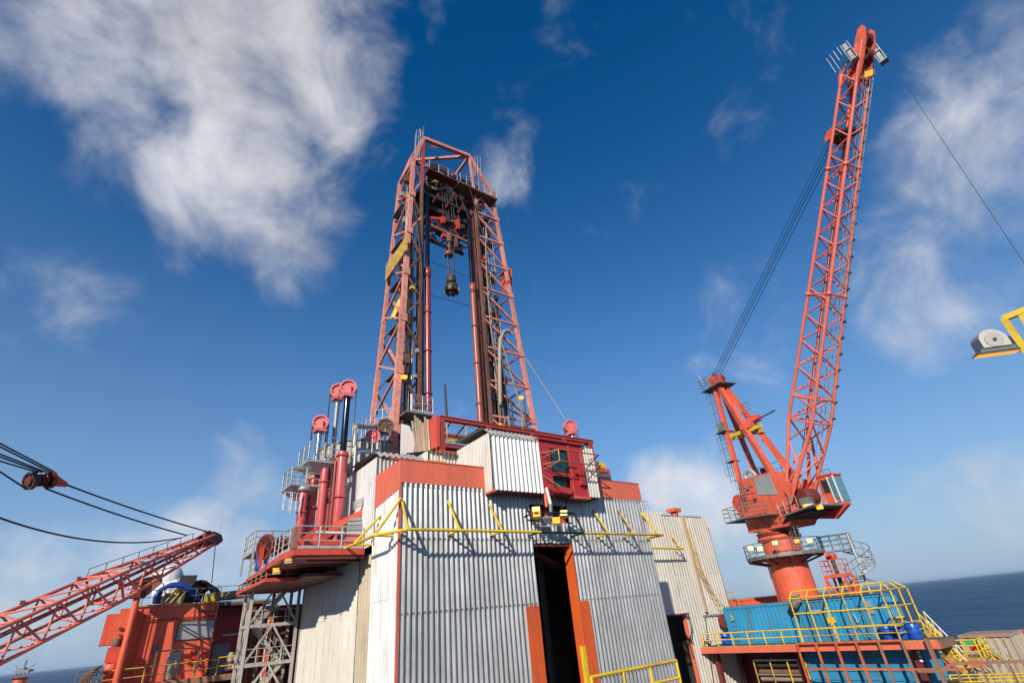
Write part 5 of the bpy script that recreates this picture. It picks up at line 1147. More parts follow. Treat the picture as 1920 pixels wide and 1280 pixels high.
for t_ in (-.6, .6, 1.5): bar('deck_bracket', C(t_, -2.2, 5.35), C(t_, -1.35, 4.7), .04, 'galv_dark', cr)
prism('front_deck', [(2.6, 4.95), (5.4, 5.15), (5.4, 5.25), (2.6, 5.05)], 'galv_dark', cr, -1.9, 1.9)
prism('front_deck', [(2.0, 4.6), (4.6, 4.95), (2.6, 4.95)], 'steel_dark', cr, -1.5, 1.5)
curve_tube('hose', [C(2.9, -1.4, 5.1), C(3.3, -1.5, 5.9), C(3.0, -1.3, 6.8), C(3.4, -1.0, 7.6)], .05, 'black', cr); box('deck_machine', C(4.3, -1.0, 5.2) - V((.35, .35, 0)), C(4.3, -1.0, 5.9) + V((.35, .35, 0)), 'galv_dark', cr)
railing(cr, [C(2.5, -1.9, 5.05), C(4.2, -1.9, 5.2)], .9, 'galv', .022, .6, (.35, .68)); 
# gantry (A-frame)
GT = C(-1.1, 0, 17.75)
for s in (-1.05, 1.05):
    beam('gantry_leg', C(2.3, s, 8.2), C(-.9, s * .3, 17.6), .42, .42, 'crane', cr); beam('gantry_leg', C(-1.05, s, 8.4), C(-1.25, s * .3, 17.6), .34, .34, 'crane', cr)
bar('gantry_tie', C(-1.05, -1.0, 12.9), C(-1.05, 1.0, 12.9), .12, 'crane', cr); bar('gantry_tie', C(.9, -.8, 12.5), C(.9, .8, 12.5), .12, 'crane', cr)
box('gantry_head', GT - V((.55, .55, .35)), GT + V((.55, .55, .45)), 'red', cr); sheave_mesh(cr, C(-.9, -.35, 17.95), CSv, .42, .2, 'red_dark', 'gantry_sheave', 6); sheave_mesh(cr, C(-.9, .35, 17.95), CSv, .42, .2, 'red_dark', 'gantry_sheave', 6)
prism('gantry_deck', [(-2.4, 17.1), (.1, 17.1), (.1, 17.18), (-2.4, 17.18)], 'galv_dark', cr, -1.0, 1.0)
railing(cr, [C(.1, -1, 17.18), C(-2.4, -1, 17.18), C(-2.4, 1, 17.18)], 1.0, 'galv_dark', .025, .6, (.35, .68))
bar('gantry_antenna', C(-2.3, -.6, 18.1), C(-2.5, -.6, 19.0), .03, 'galv', cr); bar('gantry_antenna', C(-2.9, -.5, 18.55), C(-1.5, -.5, 18.35), .03, 'yellow_dull', cr)
ladder(cr, C(-1.9, -.9, 8.6), C(-1.9, -.3, 17.2), .5, 'galv_dark', CDv, .5, -CDv)
prism('gantry_stage', [(-1.9, 12.85), (-.9, 12.85), (-.9, 12.92), (-1.9, 12.92)], 'galv_dark', cr, -1.3, -.2); box('stage_box', C(-1.35, -.8, 12.92) - V((.3, .3, 0)), C(-1.35, -.8, 13.7) + V((.3, .3, 0)), 'galv_dark', cr)
prism('gantry_stage', [(-1.7, 10.2), (-.9, 10.2), (-.9, 10.27), (-1.7, 10.27)], 'galv_dark', cr, -1.3, -.5)
ya_, yb_ = Cp(1362, 820, -.6), Cp(1428, 797, -.6); beam('yellow_beam', ya_, yb_, .14, .3, 'yellow', cr)
ya_, yb_ = Cp(1375, 822, .5), Cp(1430, 806, .5); beam('yellow_beam', ya_, yb_, .14, .3, 'yellow_dull', cr)
c = Cp(1404, 794, -.2); drum('luffing_winch', c + CDv * -.7, c + CDv * .5, .3, 'red', cr); box('winch_frame', c + V((-.7, -.5, -.5)), c + V((.5, .5, -.1)), 'crane', cr); box('winch_motor', c + V((-.1, -1.0, .0)), c + V((.4, -.5, .5)), 'red', cr)
bar('winch_arm', c, Cp(1453, 769, -.2), .06, 'steel_dark', cr); c2 = Cp(1400, 775, 0); railing(cr, [Cp(1391, 778, -.3), Cp(1411, 772, -.3)], .9, 'galv_dark', .025, .5, (.35, .68))
# house roof bits
railing(cr, [C(-.9, 1.2, 8.5), C(2.2, 1.2, 8.4)], 1.1, 'galv_dark', .025, .7, (.5,)); curve_tube('exhaust', [C(-.5, -.9, 8.5), C(-.4, -.9, 8.95), C(.2, -.9, 9.05), C(.6, -.9, 8.5)], .16, 'galv', cr); box('roof_unit', C(.6, .3, 8.45) - V((.3, .3, 0)), C(.6, .3, 9.15) + V((.3, .3, 0)), 'steel_dark', cr)
# operator cab on the far side of the boom foot
ck = Cp(1545, 880, .9); cz0, cz1 = 5.15, 7.35
ct0, ct1 = 4.3, 5.4
cabb = prism('cab_body', [(ct0, cz0 + .35), (ct1, cz0 + .2), (ct1, cz1 - .1), (ct0, cz1)], 'crane', cr, 1.0, 2.0)
prism('cab_window', [(ct0 + .15, cz0 + 1.05), (ct1 - .5, cz0 + 1.0), (ct1 - .5, cz1 - .3), (ct0 + .15, cz1 - .25)], 'glass', cabb, .96, .998)
prism('cab_window', [(ct1 - .32, cz0 + .5), (ct1 + .03, cz0 + .5), (ct1 + .03, cz1 - .25), (ct1 - .32, cz1 - .25)], 'glass_cab', cabb, .95, .997)
prism('front_window', [(ct1 + .005, cz0 + .3), (ct1 + .05, cz0 + .3), (ct1 + .05, cz1 - .2), (ct1 + .005, cz1 - .2)], 'glass_cab', cabb, 1.05, 1.95)
prism('cab_pillar', [(ct1 - .42, cz0 + .25), (ct1 - .33, cz0 + .25), (ct1 - .33, cz1 - .12), (ct1 - .42, cz1 - .12)], 'white', cabb, .94, .999)
prism('cab_pillar', [(ct1 + .04, cz0 + .2), (ct1 + .12, cz0 + .2), (ct1 + .12, cz1 - .1), (ct1 + .04, cz1 - .1)], 'white', cabb, .96, 1.04)
prism('cab_roof', [(ct0 - .05, cz1 + .01), (ct1 + .1, cz1 - .09), (ct1 + .1, cz1 + .05), (ct0 - .05, cz1 + .14)], 'red', cabb, .95, 2.05)
prism('cab_support', [(2.9, 4.7), (4.4, 4.4), (ct1 + .3, 5.1), (ct1 + .3, 5.25), (ct0 - .3, 5.35), (2.9, 5.4)], 'red', cr, 1.1, 1.4)
railing(cr, [C(ct0, 1.1, cz1 + .14), C(ct1, 1.1, cz1 + .06)], .3, 'red_dark', .02, .6, ())
for k, (px, py_) in enumerate(((1513, 949), (1521, 948), (1537, 950))): c = Cp(px, py_, -1.2); box('deck_lamp', c - V((.16, .16, .14)), c + V((.16, .16, .14)), 'amber' if k != 1 else 'white', cr)
lathe('rope_drum', [(.05, 0), (.62, 0)], 'red_dark', cr) if False else drum('rope_drum', C(3.6, -.7, 6.1), C(3.6, .7, 6.1), .62, 'red_dark', cr)
# boom
f0, f1 = (2.55, 5.5), (21.6, 34.85)
bdt = V((f1[0] - f0[0], 0, f1[1] - f0[1])); BL_ = bdt.length; bt_, bz_ = bdt.x / BL_, bdt.z / BL_
def wB(k):
    if k < .19: return None
    return .97 - (k - .19) * .52 if k < .82 else .642 - (k - .82) * .2
def BC(su, ss):
    def fn(k):
        d = k * BL_; w = wB(max(k, .19)); uu = w * su; s_ = w * ss
        if k < .19: g = k / .19; uu = w * su * g + 0 * (1 - g); s_ = (1.25 * (1 - g) + w * g) * ss
        return C(f0[0] + bt_ * d - bz_ * uu, s_, f0[1] + bz_ * d + bt_ * uu)
    return fn
for su in (-1, 1):
    for ss in (-1, 1):
        c = BC(su, ss)
        for a, b in ((0, .19), (.19, .46), (.46, .73), (.73, .9), (.9, .985 if su < 0 else .93)): bar('chord', c(a), c(b), .12, 'crane_boom', cr)
        for k in (.46, .73): q = c(k); drum('chord_joint', q - (c(k + .01) - q) * .3, q + (c(k + .01) - q) * .3, .17, 'crane_boom', cr)
nbay = 26
def sub(c, a, b): return lambda t: c(a + (b - a) * t)
for A_, B_, fl in ((BC(1, -1), BC(-1, -1), False), (BC(1, 1), BC(-1, 1), True), (BC(1, -1), BC(1, 1), False), (BC(-1, -1), BC(-1, 1), True)):
    zigzag(cr, sub(A_, .19, .93), sub(B_, .19, .93), nbay, .055, 'crane_boom', flip=fl)
for k in (.19, .46, .73):
    q = [BC(su, ss)(k) for su, ss in ((1, -1), (-1, -1), (-1, 1), (1, 1))]
    for i in range(4): bar('frame_tube', q[i], q[(i + 1) % 4], .065, 'crane_boom', cr)
q = [BC(su, ss)(.24) for su, ss in ((1, -1), (-1, -1), (-1, 1), (1, 1))]
for i in range(4): bar('frame_tube', q[i], q[(i + 1) % 4], .09, 'crane_boom', cr)
for ss in (-1, 1):   # foot plates and foot bracing
    a = BC(1, ss)(.0); prism('foot_plate', [(f0[0] - .45, f0[1] - .2), (f0[0] + .1, f0[1] - .35), (f0[0] + 1.4, f0[1] + 1.55), (f0[0] + .3, f0[1] + 2.2)], 'crane', cr, ss * 1.28 - .1, ss * 1.28 + .1)
    zigzag(cr, sub(BC(1, ss), .05, .19), sub(BC(-1, ss), .05, .19), 3, .06, 'crane_boom')
    bar('foot_pin', C(f0[0], ss * 1.1, f0[1]), C(f0[0], ss * 1.45, f0[1]), .25, 'red', cr)
zigzag(cr, sub(BC(-1, -1), .06, .19), sub(BC(-1, 1), .06, .19), 2, .07, 'crane_boom'); zigzag(cr, sub(BC(1, -1), .08, .19), sub(BC(1, 1), .08, .19), 2, .07, 'crane_boom')
bar('foot_strut', BC(1, 1)(.19), C(3.9, 1.2, 5.6), .1, 'crane_boom', cr); bar('foot_strut', BC(-1, -1)(.19), C(3.1, -1.2, 5.8), .09, 'crane_boom', cr)
# walkway ladder up the boom and cable tray
ladder(cr, BC(-1, .45)(.12), BC(-1, .45)(.93), .45, 'galv', CSv, .45, V((bz_ * CDv.x, bz_ * CDv.y, -bt_)), 'boom_ladder', .022, .6)
for i in range(22): q = BC(-1, 1)(.2 + .75 * i / 22); o_ = CDv * .22; box('step_cleat', q + o_ - V((.09, .09, .06)), q + o_ + V((.09, .09, .06)), 'steel_dark', cr)
bar('cable_tray', BC(-.9, 1.12)(.2) + CDv * .1, BC(-.9, 1.12)(.95) + CDv * .1, .05, 'pipe_tan', cr)
bar('inner_rope', BC(.4, -.2)(.05), BC(.3, -.1)(.85), .025, 'rope', cr)
# boom head
def BP(k, su, ss): return BC(su, ss)(k)
def bprism(name, pts, m, s0, s1):
    """outline in (distance along boom k, offset u) swept across the boom"""
    vs = []
    for s_ in (s0, s1):
        for k, u_ in pts: d = k * BL_; vs.append(C(f0[0] + bt_ * d - bz_ * u_, s_, f0[1] + bz_ * d + bt_ * u_))
    n = len(pts)
    return mesh(name, vs, [list(range(n)), list(range(n, 2 * n))] + [[i, (i + 1) % n, n + (i + 1) % n, n + i] for i in range(n)], m, cr)
for s_ in (-.55, .42): bprism('head_plate', [(.90, -.7), (.955, -.25), (.985, .0), (1.015, -.1), (1.022, -.35), (1.015, -.62), (.99, -.82), (.95, -.85)], 'crane', s_, s_ + .13)
for k, u_ in ((.995, -.35), (.96, -.55)):
    d = k * BL_; sheave_mesh(cr, C(f0[0] + bt_ * d - bz_ * u_, 0, f0[1] + bz_ * d + bt_ * u_), CSv, .48, .5, 'red_dark', 'head_sheave', 6)
bprism('head_web', [(.90, -.6), (.93, .3), (.94, .3), (.955, -.2)], 'crane', -.5, .5)
for s_ in (-.62, .52): bprism('rope_guide', [(.905, .55), (.93, .62), (.945, .8), (.93, .9), (.90, .75)], 'crane', s_, s_ + .1)
for s_ in (-.62, .55): bprism('pendant_arm', [(.80, .62), (.825, .62), (.815, 1.25), (.80, 1.35), (.792, 1.2)], 'crane', s_, s_ + .1)
bprism('pendant_deck', [(.80, .7), (.805, -.6), (.811, -.6), (.806, .7)], 'steel_dark', -.6, .6)
for k, u_ in ((.803, 1.15), (.812, .75)):
    d = k * BL_; sheave_mesh(cr, C(f0[0] + bt_ * d - bz_ * u_, 0, f0[1] + bz_ * d + bt_ * u_), CSv, .3, .9, 'red_dark', 'pendant_sheave', 6)
for a, b in ((((1, -1)), (.93, -1)),): pass
for ss in (-1, 1): bar('head_brace', BC(1, ss)(.93), BC(-.3, ss * .8)(.985), .08, 'crane_boom', cr); bar('head_brace', BC(1, ss)(.9), BC(-1, ss)(.955), .08, 'crane_boom', cr)
for s_, px, h_ in ((-.9, 0, 2.0), (.9, 0, 1.7)):   # grey service baskets either side of the head
    o_ = V(BC(-.1 if s_ < 0 else -1.5, 0)(.965)) + CSv * s_; mb = MB()
    for k in range(2): mb.box(o_ + V((-.24, -.24, -.9 + k * 1.1)), o_ + V((.24, .24, -.82 + k * 1.1)))
    for dx in (-.22, .22):
        for dy in (-.22, .22): mb.beam(o_ + V((dx, dy, -.9)), o_ + V((dx, dy, 1.0)), .05, .05)
    mb.box(o_ + V((-.14, -.1, -.8)), o_ + V((.14, .14, 1.0)))
    mb.build('head_basket', 'galv', cr)
q = BC(.6, -1)(.955)
for k in range(4): bar('head_aerial', q + CDv * (-.3 * k), q + CDv * (-.3 * k) + V((0, 0, 1.8)), .025, 'galv', cr)
floodlight('floodlight', 'amber floodlight hanging under the raised boom head', BC(-1.6, 0)(.918), V((-.4, -.3, -.85)), .5, 'amber', None, 'galv_dark')
# ropes of the crane
for i in range(4):
    s_ = (-.55, -.2, .1, .5)[i]
    rope(('first', 'second', 'third', 'fourth', 'fifth')[i] + ' dark luffing rope from the gantry head to the boom, counted from the left', C(-.95, s_ * .8, 18.3), V(BC(1.5, s_ / .66)(.803)), .024, 'rope_blue', 0, 'luffing ropes of the pedestal crane')
tipp = V(BC(-.9, 0)(1.015))
rope('thin tag rope running from the boom tip off the right edge', tipp, P(1655, 80, hd=tipp.to_2d().length) + (P(1920, 486, hd=26) - P(1655, 80, hd=tipp.to_2d().length)) * 1.35, .011, 'rope')

# walkway ring round the pedestal
wk = thing('pedestal_walkway', 'grey ring walkway with railings round the crane pedestal', 'walkway', COLc + V((0, 0, 2.4)))
Rw = 2.75; n = 20
vs = []; fs = []
for z in (2.42, 2.52):
    for r in (PRd + .03, Rw):
        for k in range(n): a = 2 * math.pi * k / n; vs.append(COLc + V((r * math.cos(a), r * math.sin(a), z)))
for k in range(n):
    k2 = (k + 1) % n
    fs += [[k, k2, n + k2, n + k], [2 * n + k, 2 * n + k2, 3 * n + k2, 3 * n + k], [n + k, n + k2, 3 * n + k2, 3 * n + k]]
mesh('ring_plate', vs, fs, 'galv_dark', wk)
for k in range(10): a = 2 * math.pi * k / 10; d = V((math.cos(a), math.sin(a), 0)); beam('bracket', COLc + d * PRd + V((0, 0, 2.0)), COLc + d * (Rw - .05) + V((0, 0, 2.38)), .08, .12, 'red_dark', wk)
railing(wk, [COLc + V((Rw * math.cos(2 * math.pi * k / n), Rw * math.sin(2 * math.pi * k / n), 2.52)) for k in range(n)], 1.0, 'galv_dark', .025, .9, (.35, .68), toe=.12, closed=True)
q0 = COLc + V((1.2, -2.3, 0)); q1 = P(1596, 1010, hd=46); q1.z = 0; dq = (q1 - q0).normalized(); sq_ = V((-dq.y, dq.x, 0)) * .45
mesh('spur_deck', [q + V((0, 0, z)) for z in (2.42, 2.51) for q in (q0 - sq_, q1 - sq_, q1 + sq_, q0 + sq_)], [[0, 1, 2, 3], [4, 5, 6, 7], [0, 1, 5, 4], [1, 2, 6, 5], [2, 3, 7, 6], [3, 0, 4, 7]], 'galv_dark', wk)
for s_ in (-1, 1): railing(wk, [q0 + sq_ * s_ + V((0, 0, 2.52)), q1 + sq_ * s_ + V((0, 0, 2.52))], 1.0, 'galv_dark', .025, .7, (.35, .68))
ladder(wk, C(2.0, -.9, 2.55), C(2.3, -1.0, 5.2), .45, 'galv_dark', CDv, .45, CDv)
for k, (px, py_) in enumerate(((1407, 1027), (1425, 1028), (1453, 1017), (1495, 1014), (1518, 1013))):
    v = ray(px, py_); t_ = (COLc.to_2d().length - (2.4 if k > 0 else 2.2)) / v.to_2d().length
    floodlight('floodlight', ('leftmost', 'second', 'third', 'fourth', 'rightmost')[k] + ' glowing floodlight on the crane walkway, counted from the left', v * t_, V((-.75, -.55, -.2)), .34, 'lamp_lit' if k != 3 else 'amber', 'floodlights on the crane walkway')
# spiral stair
ss_ = thing('spiral_stair', 'grey spiral stair winding down right of the crane pedestal', 'staircase', COLc + V((2, -6, -2.7)))
sc_ = P(1612, 1060, hd=45); sc_.z = 0; R1 = 1.0
bar('centre_post', sc_ + V((0, 0, -2.7)), sc_ + V((0, 0, 3.4)), .09, 'galv', ss_)
nst = 34; prev = None
for k in range(nst):
    a = math.radians(70 - 21 * k); z = 2.45 - 5.1 * k / nst; d = V((math.cos(a), math.sin(a), 0)); e = V((math.cos(a - .36), math.sin(a - .36), 0))
    vs = [sc_ + V((0, 0, z)), sc_ + d * R1 + V((0, 0, z)), sc_ + e * R1 + V((0, 0, z))]
    mesh('tread', vs + [v - V((0, 0, .05)) for v in vs], [[0, 1, 2], [3, 4, 5], [0, 1, 4, 3], [1, 2, 5, 4], [2, 0, 3, 5]], 'galv', ss_)
    p = sc_ + d * R1 + V((0, 0, z)); q = p + V((0, 0, .95))
    if k % 2 == 0: bar('baluster', p, q, .02, 'galv_dark', ss_)
    if prev: bar('hand_rail', prev[1], q, .024, 'galv_dark', ss_); bar('stringer', prev[0] - V((0, 0, .05)), p - V((0, 0, .05)), .05, 'galv', ss_); bar('hand_rail', prev[0] + V((0, 0, .5)), p + V((0, 0, .5)), .018, 'galv_dark', ss_)
    prev = (p, q)
# red access tower with monitor
rt = thing('red_access_tower', 'slim red framed access tower between pedestal and spiral stair', 'tower', COLc + V((.5, -4, -2.7)))
c0 = P(1576, 1090, hd=43.6); c0.z = 0; w_ = .62; zt_ = P(1580, 1078, hd=(c0.to_2d().length)).z
for dx in (-w_, w_):
    for dy in (-w_, w_): beam('post', c0 + V((dx * 1.25, dy * 1.25, -2.7)), c0 + V((dx, dy, zt_)), .12, .12, 'crane', rt)
for z in (zt_, zt_ - 1.3):
    for a, b in (((-1, -1), (1, -1)), ((1, -1), (1, 1)), ((1, 1), (-1, 1)), ((-1, 1), (-1, -1))): beam('ring_beam', c0 + V((a[0] * w_ * 1.04, a[1] * w_ * 1.04, z)), c0 + V((b[0] * w_ * 1.04, b[1] * w_ * 1.04, z)), .1, .2 if z == zt_ else .1, 'crane', rt)
for a, b in (((-1, -1), (1, -1)), ((-1, 1), (-1, -1))):
    beam('diagonal', c0 + V((a[0] * w_ * 1.2, a[1] * w_ * 1.2, -2.5)), c0 + V((b[0] * w_, b[1] * w_, zt_ - .1)), .09, .09, 'crane', rt); beam('diagonal', c0 + V((b[0] * w_ * 1.2, b[1] * w_ * 1.2, -2.5)), c0 + V((a[0] * w_, a[1] * w_, zt_ - .1)), .09, .09, 'red', rt)
box('deck_plate', c0 + V((-w_, -w_, zt_)), c0 + V((w_, w_, zt_ + .06)), 'red', rt)
railing(rt, [c0 + V((w_, -w_, zt_)), c0 + V((-w_, -w_, zt_)), c0 + V((-w_, w_, zt_)), c0 + V((w_, w_, zt_))], 1.0, 'crane', .03, .5, (.35, .68))
bar('stand_pipe', c0 + V((0, 0, -2.6)), c0 + V((0, 0, zt_ + 1.2)), .14, 'steel_dark', rt); drum('nozzle', c0 + V((.1, 0, zt_ + 1.25)), c0 + V((-.9, -.1, zt_ + 1.35)), .13, 'crane', rt); drum('valve', c0 + V((0, .3, zt_ + 1.2)), c0 + V((0, -.3, zt_ + 1.2)), .2, 'red', rt)

# ================================================================== RIGHT-HAND PLATFORM
XP = 35.16; ZP = -2.72
rp = thing('container_platform', 'red edged raised platform with yellow railing carrying the blue container', 'platform', (40, 19, -3))
YC2 = P(1653.6, 1113, x=XP).y; YEND = 11.4
box('deck_plate', (XP + .05, YEND, ZP - .12), (XP + 2.15, 13.6, ZP), 'deck', rp); box('deck_plate', (XP + .05, 13.61, ZP - .12), (39.3, 25.9, ZP), 'deck', rp)
beam('edge_beam', (XP, YEND, ZP - .2), (XP, 25.95, ZP - .2), .1, .36, 'band_red', rp); beam('edge_lip', (XP - .02, YEND, ZP + .0), (XP - .02, 25.95, ZP + .0), .06, .05, 'yellow_dull', rp)
beam('edge_beam', (XP, YEND - .05, ZP - .2), (XP + 2.2, YEND - .05, ZP - .2), .1, .36, 'brown_frame', rp)
for i in range(2): beam('joist', (XP + 1.5 + 2 * i, 13.6, ZP - .3), (XP + 1.5 + 2 * i, 25.9, ZP - .3), .14, .34, 'red_dark', rp)
for y in (13, 19.5, 25.5):
    for x in (36.2, 39): box('support_column', (x - .15, y - .15, DECK_Z), (x + .15, y + .15, ZP - .4), 'red_dark', rp)
railing(rp, [(XP, 25.6, ZP + .02), (XP, 18.45, ZP + .02)], .78, 'yellow', .04, 1.25, (.5,)); railing(rp, [(XP, 18.4, ZP + .02), (XP, YC2, ZP + .02)], .78, 'yellow_dull', .035, 1.1, (.5,))
struct(MB().box((39.4, 13.0, DECK_Z), (39.6, 33, ZP - .14)).build('lower_bulkhead', 'red_dark', None))
# yellow cage standing on the platform edge
cg = thing('yellow_cage', 'tall yellow tubular safety cage bending over the platform edge', 'cage', (XP, 15, ZP))
YA, YB = 18.4, YC2; XB = P(1695.7, 1104.7, y=YC2).x; XB = min(XB, XP + 3.2)
zs_ = [P(1487, 1127, x=XP).z, P(1484, 1156, x=XP).z, ZP + .78]
zt1, zt2 = -.25, .12
for z in (zt1, -1.1, -1.95):
    bar('rail', (XP, YA, z), (XP, YB, z), .045, 'yellow', cg); bar('rail', (XP, YB, z), (XB, YB - .25, z), .045, 'yellow_dull', cg)
bar('rail', (XP + .55, YA, zt2), (XP + .55, YB + .1, zt2), .045, 'yellow', cg); bar('rail', (XP + .55, YB + .1, zt2), (XB - .4, YB + .2, zt2), .045, 'yellow', cg)
nv = 6
for k in range(nv):
    y = YA + (YB - YA) * k / (nv - 1); bar('upright', (XP, y, ZP), (XP, y, zt1), .042, 'yellow' if k < 3 else 'yellow_dull', cg); bar('hoop', (XP, y, zt1), (XP + .55, y, zt2), .042, 'yellow', cg)
for k in range(1, 4):
    f = k / 3; x = XP + (XB - XP) * f; y = YB - .25 * f; bar('upright', (x, y, ZP), (x, y, zt1), .042, 'yellow', cg); bar('hoop', (x, y, zt1), (min(x, XB - .4), YB + .2, zt2), .042, 'yellow', cg)
for z in (ZP + .35, ZP + .7): bar('rail', (XP, YB, z), (XB, YB - .25, z), .04, 'yellow', cg)
# blue containers
def container(label, lo, hi, m, rib_axis='z', name='shipping_container', roofm=None, pitch=.3, depth=.06):
    lo, hi = V(lo), V(hi); t = thing(name, label, 'container', ((lo.x + hi.x) / 2, (lo.y + hi.y) / 2, lo.z))
    e = .14
    if rib_axis == 'z':
        sheets(t, (lo.x + .05, hi.y - e, 0), (0, -1, 0), hi.y - lo.y - 2 * e, (0, 0, 1), 0, m, per=6, rows=[lo.z + e, hi.z - e], pitch=pitch, depth=depth, prof='trap', name='side_panel')
        sheets(t, (hi.x - .05, lo.y + e, 0), (0, 1, 0), hi.y - lo.y - 2 * e, (0, 0, 1), 0, m, per=6, rows=[lo.z + e, hi.z - e], pitch=pitch, depth=depth, prof='trap', name='side_panel')
    else:
        n = 6; dz = (hi.z - lo.z - 2 * e) / n
        for i in range(n): mb = MB().box((lo.x + .08, lo.y + e, lo.z + e + i * dz), (lo.x + .12, hi.y - e, lo.z + e + (i + 1) * dz)); mb.box((lo.x + .02, lo.y + e, lo.z + e + (i + .12) * dz), (lo.x + .079, hi.y - e, lo.z + e + (i + .6) * dz)); mb.build('side_panel', m, t)
        box('side_panel', (hi.x - .1, lo.y + e, lo.z + e), (hi.x - .05, hi.y - e, hi.z - e), m, t)
    sheets(t, (lo.x + e, lo.y + .05, 0), (1, 0, 0), hi.x - lo.x - 2 * e, (0, 0, 1), 0, m, per=4, rows=[lo.z + e, hi.z - e], pitch=pitch, depth=depth, prof='trap', name='end_panel')
    box('end_panel', (lo.x + e, hi.y - .1, lo.z + e), (hi.x - e, hi.y - .05, hi.z - e), m, t)
    for x in (lo.x, hi.x - e):
        for y in (lo.y, hi.y - e): box('corner_post', (x, y, lo.z), (x + e, y + e, hi.z), m, t)
    for z in (lo.z, hi.z - e):
        for x in (lo.x + .004, hi.x - e - .004): box('side_rail', (x, lo.y + e, z + .003), (x + e, hi.y - e, z + e - .003), m, t)
        for y in (lo.y + .004, hi.y - e - .004): box('end_rail', (lo.x + e, y, z + .003), (hi.x - e, y + e, z + e - .003), m, t)
    box('roof', (lo.x + .06, lo.y + .06, hi.z - .02), (hi.x - .06, hi.y - .06, hi.z + .02), roofm or 'galv_dark', t)
    return t
bc = container('weathered blue container on the platform behind the yellow cage', (36.6, 13.75, ZP), (39.0, 24.3, -.42), 'blue')
# grey patches, placards and lashings on the blue container
def patch(parent, px0, py0, px1, py1, m, name, x=36.58, dx=.012):
    a, b = P(px0, py0, x=x), P(px1, py1, x=x)
    return box(name, (x - dx, min(a.y, b.y), min(a.z, b.z)), (x + .03, max(a.y, b.y), max(a.z, b.z)), m, parent)
gd_ = patch(bc, 1546, 1138, 1572, 1196, 'con_beige', 'grey_door'); patch(gd_, 1549, 1157, 1568, 1167, 'yellow', 'placard', 36.56); patch(bc, 1522, 1144, 1540, 1149, 'white', 'label_plate', 36.57); patch(bc, 1370, 1153, 1375, 1163, 'yellow', 'warning_plate', 36.57)
patch(bc, 1620, 1126, 1640, 1150, 'plate_grey', 'repair_plate'); patch(bc, 1600, 1122, 1616, 1135, 'blue', 'repair_plate')
mb = MB()
for i in range(5): mb.bar((36.5, 23.9, -2.45 + .3 * i), (36.5, 23.5, -2.45 + .3 * i), .018, 5)
mb.build('side_ladder', 'blue', bc)
c = P(1488, 1133, x=36.3); t = thing('lamp_housing', 'weathered grey lamp housing beside the blue container roof edge', 'lamp', c); drum('housing', c + V((0, .25, -.25)), c + V((0, -.25, .2)), .26, 'galv_dark', t); box('bracket', c + V((-.05, -.5, .1)), c + V((.25, .1, .6)), 'pipe_tan', t); curve_tube('cable', [c - V((0, 0, .2)), c - V((0, .1, .6)), c - V((-.1, 0, .9))], .03, 'black', t)
t = thing('lashing_chains', 'grey lifting slings hanging down the blue container side', 'slings', P(1608, 1160, x=36.4)); mb = MB(); k0 = P(1610, 1169, x=36.4)
for p in ((1600, 1150), (1613, 1150), (1597, 1196), (1625, 1196), (1632, 1196)): mb.bar(k0, P(*p, x=36.4), .02, 5)
mb.build('sling', 'galv', t)
oc = container('orange container far behind the blue one beside the pedestal', (43.0, 22.0, ZP), (45.4, 29.5, P(1395, 1122, x=43).z), 'crane')
# barrels
for k, (px, py_, lab) in enumerate(((1363, 1206, 'blue barrel with white label at the left end of the platform'), (1668, 1196, 'nearer blue barrel behind the cage corner'), (1692, 1190, 'right blue barrel behind the cage corner'), (1712, 1180, 'rear blue barrel half hidden by the cage end'))):
    c = P(px, py_, x=XP + .75 + .3 * (k > 0)); barrel(lab, (c.x, c.y, ZP), .3, .78, 'blue_barrel', 'blue barrels on the platform')
t = thing('valve_manifold', 'yellow valve manifold behind the cage corner', 'valves', P(1670, 1165, x=37.5)); 
for k in range(6): c = P(1658 + 6 * k, 1172 - 2 * (k % 3), x=37.2); drum('valve', c - V((0, 0, .5)), c + V((0, 0, .3)), .07, ('yellow_dull', 'rusty')[k % 2], t)
bar('header', P(1655, 1160, x=37.2), P(1694, 1156, x=37.2), .06, 'yellow', t); bar('header', P(1655, 1176, x=37.2), P(1694, 1172, x=37.2), .06, 'yellow_dull', t)
t = thing('reel_drum', 'rusty round cable reel on the extension wall above the platform', 'reel', P(1358, 1164, y=25.5)); c = P(1358, 1163, y=25.4); sheave_mesh(t, c, (-.5, -.85, 0), .45, .14, 'red_dark', 'reel', 6); drum('hub', c, c + V((.1, .25, 0)), .2, 'rusty', t)
t = thing('hose_tangle', 'black hose tangle by the platform left end', 'hoses', P(1330, 1200, x=XP + .3))
curve_tube('hose', [P(1318, 1208, x=XP + .5), P(1325, 1198, x=XP + .5), P(1334, 1203, x=XP + .5), P(1328, 1210, x=XP + .5), P(1345, 1211, x=XP + .5)], .035, 'black', t)
t = thing('yellow_stair_rail', 'small yellow railing at the extension wall top right of the wall edge', 'railing', P(1372, 1135, x=41)); railing(t, [P(1362, 1135, x=42), P(1385, 1134, x=42)], 1.0, 'yellow_dull', .03, .7, (.5,))

